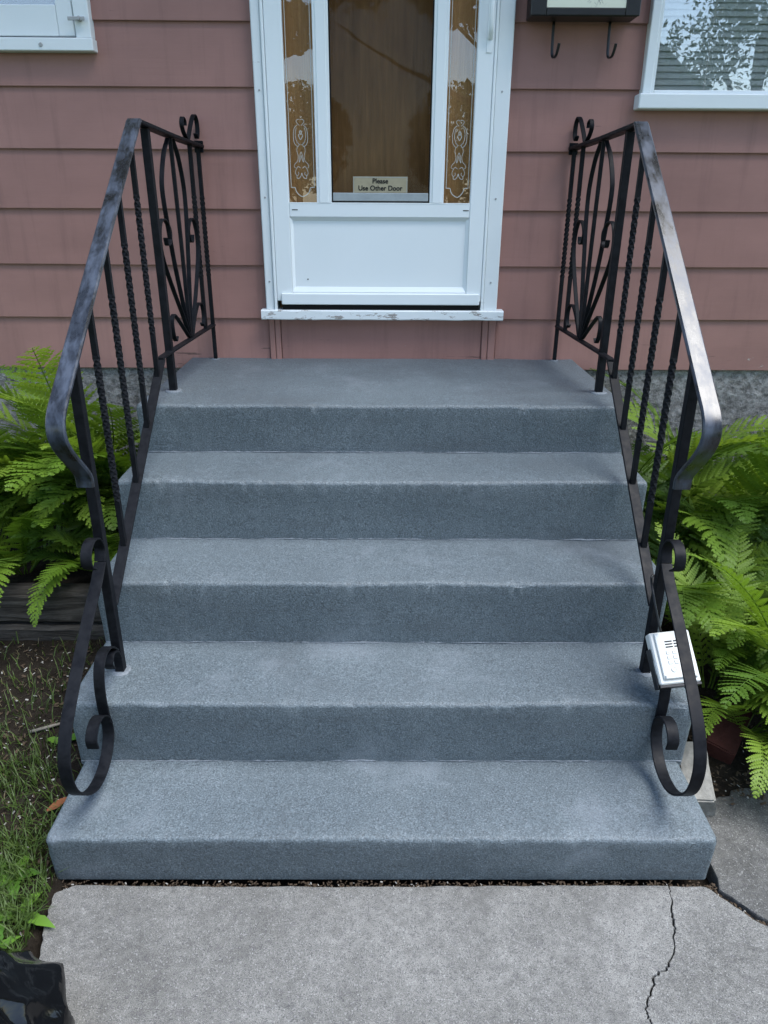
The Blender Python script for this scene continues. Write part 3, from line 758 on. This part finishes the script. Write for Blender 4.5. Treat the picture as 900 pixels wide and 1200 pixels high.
# ------------------------------------------------------------------ white keypad box held at the right railing
kp = empty('keypad_box', 'small white keypad box tied to the right railing', 'keypad', loc=(.808, .250, .450))
def basis():
    up = (Vector((.783, .345, .552))-Vector((.797, .250, .455))).normalized(); rt = Vector((1, .02, .05)); rt = (rt-up*rt.dot(up)).normalized(); nn = rt.cross(up)
    m = Matrix((rt, nn*-1, up)).transposed().to_4x4(); return m      # local x right, -y... towards the camera
kb = basis(); 
if (kb.to_3x3() @ Vector((0, 1, 0))).y < 0: kb = kb @ Matrix.Diagonal((1, -1, 1, 1))
kbp = kb.copy()
hW, hH, dp = .056, .142, .034
MB().cbox(-hW, hW, 0, dp, 0, hH, .0035, kbp).build('body', M['keypad'], kp)
MB().cbox(-hW+.012, hW-.006, -.0055, -.0004, .012, hH-.003, .002, kbp).build('face', M['keypad'], kp)
MB().cbox(-hW+.016, hW-.010, -.010, -.006, .0135, .024, .0015, kbp).build('lip', M['keypad'], kp)
MB().cbox(-hW-.0012, -hW+.001, .008, .018, .03, .066, .0006, kbp).build('side_switch', M['keypad'], kp)
for k in range(3):
    for x in (-.020, .004):
        MB().box(x, x+.020, -.0064, -.0056, .112-k*.0075, .1155-k*.0075, kbp).build('vent', M['ink'], kp)
for k in range(3):
    for j in range(3):
        x = -.016+.017*j; z = .084-.0135*k
        MB().cbox(x-.006, x+.006, -.0076, -.0057, z-.0045, z+.0045, .0004, kbp).build('button', M['keypad'], kp)
        MB().box(x-.0012, x+.0012, -.0080, -.0077, z-.0014, z+.0014, kbp).build('digit', M['keygrey'], kp)
rb = MB().tube([kbp @ Vector((-.012, -.0057, .037)), kbp @ Vector((-.012, -.0068, .037))], .0075, 14).build('round_button', M['keypad'], kp)
MB().tube([kbp @ Vector((-.012+.0062*math.cos(a*.3), -.0071, .037+.0062*math.sin(a*.3))) for a in range(22)], .0006, 4).build('button_ring', M['keygrey'], kp)
tr_ = MB(); tr_.cbox(-hW-.001, hW+.001, .002, dp+.006, -.008, -.0006, .001, kbp); tr_.cbox(-hW-.0045, -hW-.0016, .010, dp+.006, -.008, .10, .001, kbp); tr_.cbox(-hW, hW, dp+.0006, dp+.006, -.006, .10, .001, kbp)
tr_.build('tray', M['black'], kp)
kinv = Vector((.808, .250, .450))
def W(p): return Vector(p)-kinv
MB().tube([W(q) for q in cat([(.765, .335, .560), (.752, .385, .640), (.762, .446, .668), (.782, .452, .670), (.800, .446, .668), (.815, .39, .640), (.812, .322, .575)], 6)], .0032, 6).build('tie_wire', M['black'], kp, True)

# ------------------------------------------------------------------ landscape timbers on the left
def timber(label, x0, x1, y0, y1, z0, z1, seed):
    n = 46; rg = []
    c_ = (z1-z0)*.10
    for i in range(n+1):
        x = x0+(x1-x0)*i/n; ring = []
        prof = [(y0+c_, z0), (y0, z0+c_), (y0, (z0*2+z1)/3), (y0, (z0+z1*2)/3), (y0, z1-c_), (y0+c_, z1), ((y0+y1)/2, z1+.002), (y1-c_, z1), (y1, z1-c_), (y1, z0+c_), (y1-c_, z0)]
        for k, (yy, zz) in enumerate(prof):
            d = .006*nz(x*.5, k*3.3+seed, zz, 6)+.004*nz(x, k*1.7+seed*2, zz, 22)
            ring.append((x, yy+d, zz+d*.7))
        rg.append(ring)
    o = MB().rings(rg).build('landscape_timber', M['timber']); smooth_angle(o, 40)
    return tag(o, label, 'timber', 'timbers edging the left fern bed')
timber('upper grey weathered timber edging the left fern bed', -3.2, -.886, 1.0, 1.10, .168, .296, 3)
timber('lower grey weathered timber half sunk in soil under the upper one', -3.2, -.889, .985, 1.09, .03, .160, 9)

# ------------------------------------------------------------------ ferns
def frond_mesh(name, L, arch, width, seed, mat, npair=27, droop=.35):
    rnd = random.Random(seed); m = MB()
    # rachis in local xz plane: x outward, z up
    pts = []; p = Vector((0, 0, 0)); a = R(80)
    N = 40; side = 0
    for i in range(N+1):
        pts.append(p.copy()); t = i/N
        a = R(80)-arch*(t**1.5)
        side += rnd.uniform(-.006, .006)
        p = p+Vector((math.cos(a), side, math.sin(a)))*(L/N)
    m.tube(pts[::4]+[pts[-1]], [.0042*(1-.85*k/11) for k in range(len(pts[::4])+1)], 5)
    def at(t):
        q = t*N; i = min(int(q), N-1); return pts[i].lerp(pts[i+1], q-i), (pts[i+1]-pts[i]).normalized()
    for k in range(npair):
        t = .13+.86*(k/(npair-1))**.93
        c, tg = at(t)
        env = math.sin(math.pi*min(1, (t-.06)/.95))**.75*(1-.42*t)*1.25
        plen = width*max(.06, env)*rnd.uniform(.9, 1.08)
        bw = min(.0155, L/npair*.62)*(.55+.45*max(.1, env))
        up = Vector((0, 1, 0)).cross(tg)*-1
        if up.z < 0: up = -up
        for sd2 in (-1, 1):
            ang = R(66-24*t)+rnd.uniform(-.09, .09)
            d = (tg*math.cos(ang)+Vector((0, sd2, 0))*math.sin(ang)).normalized()
            lift = rnd.uniform(.0, .22); d = (d+up*lift).normalized()
            ns = max(4, int(plen/.0125))
            mid = []; q = c.copy(); dd = d.copy(); twist = rnd.uniform(-.35, .35)
            for j in range(ns+1):
                mid.append(q.copy()); dd = (dd-Vector((0, 0, 1))*(droop*1.5/ns)*(j/ns)+tg*(.22/ns)).normalized(); q = q+dd*(plen/ns)
            o = len(m.v)
            lat0 = (dd.cross(up)).normalized()
            for j in range(ns):
                u = j/ns; wv = bw*(1-u**1.6)**.8*(.65+.35*min(1, u*6)) if u < .98 else 0
                f1 = (mid[j+1]-mid[j])
                lat = f1.normalized().cross(up); lat = (lat+up*twist).normalized()
                for ls in (-1, 1):
                    a0 = mid[j]; a1 = mid[j+1]
                    b0 = a0.lerp(a1, .22)+lat*ls*wv*.93+f1*.30-up*wv*.12
                    b1 = a0.lerp(a1, .80)+lat*ls*wv*.82+f1*.42-up*wv*.16
                    m.add([a0, b0, b1, a1], [(0, 1, 2, 3)])
    me = bpy.data.meshes.new(name); me.from_pydata(m.v, [], m.f); me.materials.append(mat); return me
FR = [frond_mesh('frond', .80, 1.35, .135, 11, M['fern']), frond_mesh('frond', .74, 1.75, .125, 12, M['fern']), frond_mesh('frond', .86, 1.05, .14, 13, M['fern']),
      frond_mesh('frond', .62, 2.0, .11, 14, M['fern']), frond_mesh('frond', .70, 1.5, .12, 15, M['fern_dark']), frond_mesh('frond', .78, 1.2, .13, 16, M['fern_dark']), frond_mesh('frond', .55, 2.2, .10, 17, M['fern_dark'], 23)]
FRS = [[v.co.copy() for v in list(m_.vertices)[::25]] for m_ in FR]
def fern(label, x, y, z, n, scale, seed, group, azlim=None, extra=(), tilt0=(.06, .55)):
    rnd = random.Random(seed)
    root = empty('fern_plant', label, 'fern', group, loc=(x, y, z))
    fl = []
    for k in range(n):
        az = 2*math.pi*k/n+rnd.uniform(-.35, .35)
        if azlim: az = azlim[0]+(azlim[1]-azlim[0])*(k+.5)/n+rnd.uniform(-.2, .2)
        fl.append((rnd.choice([0, 1, 2, 3, 4, 5, 6, 0, 1]), az, rnd.uniform(*tilt0), scale*rnd.uniform(.78, 1.08)))
    for q in list(extra)+fl:
        vi, az, tl, s_ = q
        rx = rnd.uniform(-.25, .25)
        for tr in range(14):            # turn a frond away while it would run into the steps or the wall
            mr = Matrix.Rotation(az, 4, 'Z') @ Matrix.Rotation(tl, 4, 'Y') @ Matrix.Rotation(rx, 4, 'X')
            bad = False
            for vv in FRS[vi]:
                p_ = Vector((x+.03*math.cos(az), y+.03*math.sin(az), z))+(mr @ vv)*s_
                if (abs(p_.x) < .885 and p_.y > -.05) or p_.y > YW-.005: bad = True; break
            if not bad: break
            az += .45 if tr % 2 else -.45*(tr+1); s_ *= .97
        if bad: continue
        o = link('frond', FR[vi], root)
        o.rotation_euler = mr.to_euler()
        o.scale = (s_, s_, s_); o.location = (.03*math.cos(az), .03*math.sin(az), 0)
    return root
GL, GR = 'ferns in the bed left of the steps', 'ferns in the bed right of the steps'
fern('fern at the left photo edge against the foundation, behind the timbers', -1.66, 1.62, .25, 24, 1.26, 21, GL, tilt0=(-.05, .42))
fern('tall fern left of the steps right under the siding', -1.24, 1.68, .25, 24, 1.34, 22, GL, (R(50), R(335)), tilt0=(-.05, .42))
fern('bright low fern leaning over the upper timber at left edge', -1.46, 1.26, .25, 12, .80, 23, GL, (R(150), R(420)), extra=((1, R(262), .5, .8), (3, R(285), .5, 1.0), (1, R(235), .45, .8)))
fern('small fern squeezed between timber end and steps', -1.12, 1.26, .25, 10, .62, 24, GL, extra=((3, R(262), .6, .80),))
fern('fern beside the top step on the left', -1.04, 1.56, .25, 12, 1.3, 25, GL, (R(75), R(285)), tilt0=(-.05, .35))
fern('tall fern right of the landing against the foundation', 1.08, 1.68, .13, 17, 1.46, 31, GR, (R(-110), R(95)), tilt0=(-.05, .45))
fern('broad upright fern at the right photo edge below the siding', 1.48, 1.56, .13, 18, 1.62, 32, GR, tilt0=(-.05, .45))
fern('bright fern behind the right railing scroll, level with the middle steps', 1.17, 1.12, .10, 15, 1.05, 33, GR, (R(-120), R(125)))
fern('large bright fern at right photo edge level with the middle steps', 1.52, 1.10, .10, 15, 1.05, 34, GR)
fern('fern hanging over the second step beside the keypad', 1.16, .74, .05, 14, .76, 35, GR, (R(-95), R(115)), extra=((1, R(285), .5, .8), (3, R(300), .45, .95)))
fern('lowest fern at right photo edge drooping over the side slab', 1.42, .68, .05, 14, .86, 36, GR, extra=((1, R(250), .5, .85), (3, R(235), .5, 1.0), (1, R(275), .6, .8)))

fern('low fern spreading over the brick beside the bottom step', 1.20, .56, .03, 12, .62, 37, GR, (R(-125), R(95)), extra=((3, R(262), .55, .8), (1, R(240), .5, .6)), tilt0=(.2, .7))
fern('young fern between the lowest fern and the foundation', 1.32, .88, .08, 12, .74, 38, GR)

# ------------------------------------------------------------------ grass, litter, weeds
rg_ = random.Random(5)
def scatter_blades(name, label, mat, n, region, hmin, hmax, wd, dens=None):
    m = MB()
    tries = 0; k = 0
    while k < n and tries < n*20:
        tries += 1
        x, y = region(rg_)
        if dens and rg_.random() > dens(x, y): continue
        k += 1
        z = gh(x, y)-.004; a = rg_.uniform(0, 6.283); h = rg_.uniform(hmin, hmax); ln = rg_.uniform(.2, 1.1)*h; w_ = wd*rg_.uniform(.6, 1.2)
        d = Vector((math.cos(a), math.sin(a), 0)); s_ = Vector((-d.y, d.x, 0))*w_/2; p0 = Vector((x, y, z)); p1 = p0+Vector((0, 0, h*.6))+d*ln*.35; p2 = p0+Vector((0, 0, h*.9))+d*ln
        m.add([p0-s_, p0+s_, p1+s_*.8, p1-s_*.8, p2], [(0, 1, 2, 3), (3, 2, 4)])
    return tag(m.build(name, mat), label, None, None, 'stuff')
def regL(r): return r.uniform(-1.9, -.855), r.uniform(-.7, .97)
def densL(x, y):
    d = sstep(.62, .08, y)*.92+.06
    d *= .25+.75*sstep(-.88, -1.05, x-.12*nz(x, y, 3, 4)) if y > -.05 else 1
    return max(.03, d)*(.25+.75*sstep(-.25, .2, nz(x, y, 0, 3.5)))
g1 = scatter_blades('grass', 'short green grass growing left of the steps', M['grass'], 21000, regL, .025, .075, .0038, densL); g1['category'] = 'grass'
g2 = scatter_blades('dry_grass', 'dry straw scattered through the grass left of the steps', M['straw'], 1500, regL, .01, .03, .0022, None); g2['category'] = 'grass'
def chips(name, label, mat, n, region, s0, s1):
    m = MB()
    for k in range(n):
        x, y, z = region(rg_)
        a, b = rg_.uniform(s0, s1), rg_.uniform(s0*.5, s1*.5)
        mt = Matrix.Translation((x, y, z)) @ Matrix.Rotation(rg_.uniform(0, 6.28), 4, 'Z') @ Matrix.Rotation(rg_.uniform(-.5, .5), 4, 'X') @ Matrix.Rotation(rg_.uniform(-.4, .4), 4, 'Y')
        t_ = min(a, b)*.3
        m.add([mt @ Vector(q) for q in ((-a, -b*.6, 0), (a*.8, -b, 0), (a, b*.7, 0), (-a*.7, b, 0), (-a*.5, -b*.4, t_), (a*.5, -b*.5, t_), (a*.6, b*.4, t_), (-a*.4, b*.5, t_))],
              [(3, 2, 1, 0), (4, 5, 6, 7), (0, 1, 5, 4), (1, 2, 6, 5), (2, 3, 7, 6), (3, 0, 4, 7)])
    o = tag(m.build(name, mat), label, 'debris', None, 'stuff'); return o
def rL(r):
    x, y = r.uniform(-2.2, -.87), r.uniform(-.5, .96); return x, y, gh(x, y)+.004
def rRb(r):
    x, y = r.uniform(.90, 1.9), r.uniform(.27, .60); return x, y, max(gh(x, y), -.004 if y < .33 else -1)+.003
def rJ(r):
    if r.random() < .7:
        return r.uniform(-.84, .88), r.uniform(-.013, .01), -.022+r.random()*.018
    t = r.random(); i = int(t*4); a, b = JO[i], JO[i+1]; u = r.random(); return a[0]+(b[0]-a[0])*u+r.uniform(-.002, .008), a[1]+(b[1]-a[1])*u+r.uniform(-.002, .008), -.03+r.random()*.016
chips('pale_litter', 'pale wood chips and seed litter on the soil left of the steps', M['chipA'], 900, rL, .002, .0075)
chips('brown_litter', 'brown bark litter on the soil left of the steps', M['chipB'], 1800, rL, .003, .011)
chips('bed_litter', 'brown litter along the edge of the right fern bed', M['chipB'], 900, rRb, .003, .011)
chips('pale_bed_litter', 'pale litter along the edge of the right fern bed', M['chipA'], 160, rRb, .002, .007)
chips('joint_litter', 'dark grit packed in the joint below the bottom step', M['chipB'], 1300, rJ, .002, .006)
chips('pale_joint_litter', 'pale grit packed in the joint below the bottom step', M['chipA'], 120, rJ, .0015, .0045)
def weed(label, x, y, leaves, seed):
    rnd = random.Random(seed); root = empty('weed_plant', label, 'weed', 'broad leaved weeds in the grass', loc=(x, y, gh(x, y)))
    for (az, L, wd, el) in leaves:
        m = MB(); n = 8; d = Vector((math.cos(az), math.sin(az), 0)); s_ = Vector((-d.y, d.x, 0)); row = []
        for i in range(n+1):
            t = i/n; c_ = d*L*t+Vector((0, 0, L*(el*t-(el*.75)*t*t)+.006)); ww = wd*math.sin(math.pi*min(1, t**.8*.97+.02))**.8*(1+.18*math.sin(t*21))
            row.append([c_-s_*ww/2+Vector((0, 0, .12*ww)), c_, c_+s_*ww/2+Vector((0, 0, .12*ww))])
        for r_2 in row: m.v += [tuple(q) for q in r_2]
        m.f = [(3*i+j, 3*i+j+1, 3*i+j+4, 3*i+j+3) for i in range(n) for j in range(2)]
        m.build('leaf', M['weed'], root, True)
weed('weed with one long leaf lying on the path edge near the black bag', -.905, -.10, [(R(-20), .115, .030, .35), (R(60), .07, .03, .7), (R(200), .07, .028, .5)], 1)
weed('rosette weed left of the bottom step at photo edge', -.965, .0, [(R(10), .07, .032, .6), (R(80), .075, .034, .6), (R(150), .08, .034, .6), (R(220), .07, .03, .6), (R(300), .075, .032, .5)], 2)
weed('single leaf weed beside the left railing scroll', -1.02, .46, [(R(20), .075, .038, .5), (R(160), .05, .025, .5)], 3)
weed('weed with upright leaves directly behind the black bag', -.915, -.20, [(R(100), .07, .026, 1.2), (R(40), .06, .024, 1.0), (R(170), .07, .026, 1.0)], 4)
weed('weed deep in the grass left of the second step', -1.22, .30, [(R(0), .07, .03, .6), (R(120), .07, .03, .6), (R(240), .07, .03, .6)], 5)
# fallen leaf and twig
dl = MB(); n = 6
for i in range(n+1):
    t = i/n; ww = .030*math.sin(math.pi*(.06+.9*t))
    dl.v += [(-.035+.07*t, -ww/2, .010+.012*t), (-.035+.07*t, 0, .003+.008*math.sin(t*3)), (-.035+.07*t, ww/2, .012)]
dl.f = [(3*i+j, 3*i+j+1, 3*i+j+4, 3*i+j+3) for i in range(n) for j in range(2)]
o = dl.build('dry_leaf', M['dry'], smooth=True); o.location = (-.925, .22, gh(-.925, .22)+.012); o.rotation_euler = (.1, -.2, .6)
tag(o, 'curled brown dry leaf on the ground beside the bottom step', 'leaf')
o = MB().tube([(0, 0, 0), (.06, .02, .006), (.12, .055, .004)], [.006, .0055, .004], 6).build('twig', M['twig'], smooth=True); o.location = (-1.13, .50, gh(-1.13, .5)+.008)
tag(o, 'pale broken stick lying on soil left of the steps', 'stick')

# ------------------------------------------------------------------ brick and rubble beside the bottom step, right
def chunk(name, label, cat_, mat, sx, sy, sz, loc, rot, seed, amp=.004):
    b = bmesh.new(); bmesh.ops.create_cube(b, size=1)
    for q in b.verts: q.co = Vector((q.co.x*sx, q.co.y*sy, q.co.z*sz))
    bmesh.ops.bevel(b, geom=b.edges[:], offset=.005, segments=2, affect='EDGES')
    bmesh.ops.subdivide_edges(b, edges=[e for e in b.edges if e.calc_length() > .03], cuts=4, use_grid_fill=True)
    for q in b.verts:
        n_ = noise.noise_vector(q.co*22+Vector((seed, 0, 0))); q.co += n_*amp+noise.noise_vector(q.co*60)*amp*.4
    me = bpy.data.meshes.new(name); b.to_mesh(me); b.free(); me.materials.append(mat)
    o = link(name, me); o.location = loc; o.rotation_euler = rot; return tag(o, label, cat_)
chunk('rubble_block', 'grey concrete block leaning against the bottom step on the right', 'block', M['rubble'], .085, .20, .10, (.945, .325, .045), (R(16), R(-12), R(-14)), 3)
chunk('red_brick', 'dark red brick tucked under the ferns on the right', 'brick', M['brick'], .095, .20, .075, (1.13, .53, .05), (R(14), R(8), R(-36)), 6, .003)

# ------------------------------------------------------------------ black bin bag in the near left corner
b = bmesh.new(); bmesh.ops.create_icosphere(b, subdivisions=6, radius=1)
for q in b.verts:
    d = q.co.normalized(); az = math.atan2(d.y, d.x); z = d.z
    prof = math.sqrt(max(0, 1-z*z)) if z < 0 else (1-z)**.55*(1-.12*math.sin(z*math.pi))
    wv_ = noise.noise_vector(d*1.8)*.7
    r1 = 1-abs(noise.noise(Vector((math.cos(az)*1.5, math.sin(az)*1.5, z*.8+3))+wv_))*2
    r2 = 1-abs(noise.noise(Vector((math.cos(az)*3.4, math.sin(az)*3.4, z*1.1))+wv_))*2
    pleat = max(0, z)**1.5*.09*math.sin(az*9+4*noise.noise(d*2))
    k = 1+.10*r1+.045*max(0, r2)**2+pleat+.10*noise.noise(d*1.3+Vector((5, 0, 0)))
    hh = .315*z if z > 0 else max(.24*z, -.13)
    q.co = Vector((math.cos(az)*prof*.275*k, math.sin(az)*prof*.26*k, hh*(1+.05*noise.noise(d*2))))
me = bpy.data.meshes.new('bin_bag'); b.to_mesh(me); b.free(); me.materials.append(M['bag']); me.polygons.foreach_set('use_smooth', [True]*len(me.polygons))
o = link('bin_bag', me); o.scale = (.92, .92, .92); o.location = (-.884, -.535, .118); o.rotation_euler = (0, 0, R(25)); tag(o, 'glossy black plastic bin bag in the near left corner', 'bag')

# ------------------------------------------------------------------ across the yard: what the panes mirror, and a crown that blocks sky
def leaf_cloud(m, centre, rad, n, size, rnd, hole=.35):
    cx, cy, cz = centre
    for k in range(n):
        for _ in range(20):
            d = Vector((rnd.uniform(-1, 1), rnd.uniform(-1, 1), rnd.uniform(-1, 1)))
            if d.length > 1: continue
            p = Vector((cx+d.x*rad[0], cy+d.y*rad[1], cz+d.z*rad[2]))
            if noise.noise(p*.9)+.5*noise.noise(p*2.3) > -.12: break
        s_ = size*rnd.uniform(.6, 1.3); a = Vector((rnd.gauss(0, 1), rnd.gauss(0, 1), rnd.gauss(0, 1))).normalized(); b2 = a.orthogonal().normalized()
        b2 = Matrix.Rotation(rnd.uniform(0, 6.28), 3, a) @ b2; c2 = a.cross(b2)
        m.add([p-b2*s_, p+c2*s_*.5, p+b2*s_, p-c2*s_*.5], [(0, 1, 2, 3)])
def tree(label, x, y, h, trunk_r, lobes, leaf, seed):
    rnd = random.Random(seed); root = empty('leafy_tree', label, 'tree', 'trees across the yard', loc=(x, y, -.02))
    t = MB(); t.tube(cat([(0, 0, -.1), (.05, .03, h*.25), (-.04, .06, h*.5), (.05, 0, h*.8)], 5), [trunk_r*(1-.75*k/15) for k in range(16)], 9)
    for (lx, ly, lz, rx, ry, rz, n) in lobes:
        st_ = Vector((0, .03, max(h*.25, lz*.45))); t.tube(cat([st_, (lx*.4, ly*.4, lz*.75), (lx*.85, ly*.85, lz)], 4), [trunk_r*.42*(1-.8*k/8) for k in range(9)], 6)
    t.build('trunk', M['bark'], root, True)
    c_ = MB()
    for (lx, ly, lz, rx, ry, rz, n) in lobes: leaf_cloud(c_, (lx, ly, lz), (rx, ry, rz), n, leaf, rnd)
    c_.build('crown', M['tree'], root)
tree('round dense tree mirrored low in the right door side light', 2.75, -25, 5.7, .16, [(0, 0, 3.8, 1.9, 1.9, 1.9, 5200), (.6, .3, 2.6, 1.7, 1.7, 1.4, 1600)], .12, 41)
tree('tall tree whose low branches mirror at the top of the door glass, its unseen crown enlarged to block sky', 4.3, -13, 12.5, .26, [(-4.1, 0, 8.8, 3.6, 2.6, 3.6, 7000), (-.7, .3, 7.8, 2.6, 2.2, 2.4, 4200), (-7.7, 0, 7.8, 2.8, 2.2, 2.6, 4600), (-6.1, .4, 5.0, .8, .8, .5, 500), (-2.6, .4, 5.55, .9, .8, .6, 600), (-4.2, .4, 5.7, 1.0, .8, .6, 700), (2.2, -.5, 8.6, 2.4, 2.2, 2.2, 3000), (-10.7, -.5, 8.4, 2.6, 2.2, 2.6, 3400)], .13, 42)  # upper lobes enlarged to keep low sky light off the risers
tree('tall leafy tree mirrored in the window right of the door', 8.0, -12.5, 9.0, .2, [(.2, 0, 5.6, 1.9, 2.0, 2.4, 3600), (-1.2, .2, 4.9, 1.0, 1.2, .9, 1600), (1.8, 0, 4.4, 1.8, 1.6, 1.8, 2600)], .065, 43)
tree('bushy tree mirrored low in the left door side light', -3.0, -24, 5.6, .16, [(0, 0, 3.7, 1.9, 2.0, 1.85, 5200), (-1.4, 0, 3.0, 1.5, 1.4, 1.4, 1800)], .12, 44)
nb = empty('neighbour_house', 'pale gabled house mirrored in the window right of the door', 'house', loc=(9.6, -25.5, 0))
MB().box(-4.5, 4.0, -6, 0, -.05, 4.0).build('wall', M['far_wall'], nb)
MB().add([(-5, .5, 3.9), (-5, -6.5, 3.9), (4.5, -6.5, 3.9), (4.5, .5, 3.9), (-.2, .5, 7.3), (-.2, -6.5, 7.3)], [(0, 3, 4), (1, 5, 2), (0, 4, 5, 1), (3, 2, 5, 4), (0, 1, 2, 3)]).build('roof', M['roof'], nb)
for x in (-3, 0, 2.2):
    wd_ = MB().cbox(x-.5, x+.5, .002, .06, 1.2, 2.6, .01).build('window', M['sash_white'], nb); MB().box(x-.4, x+.4, .061, .066, 1.3, 2.5).build('pane', M['dark'], wd_)
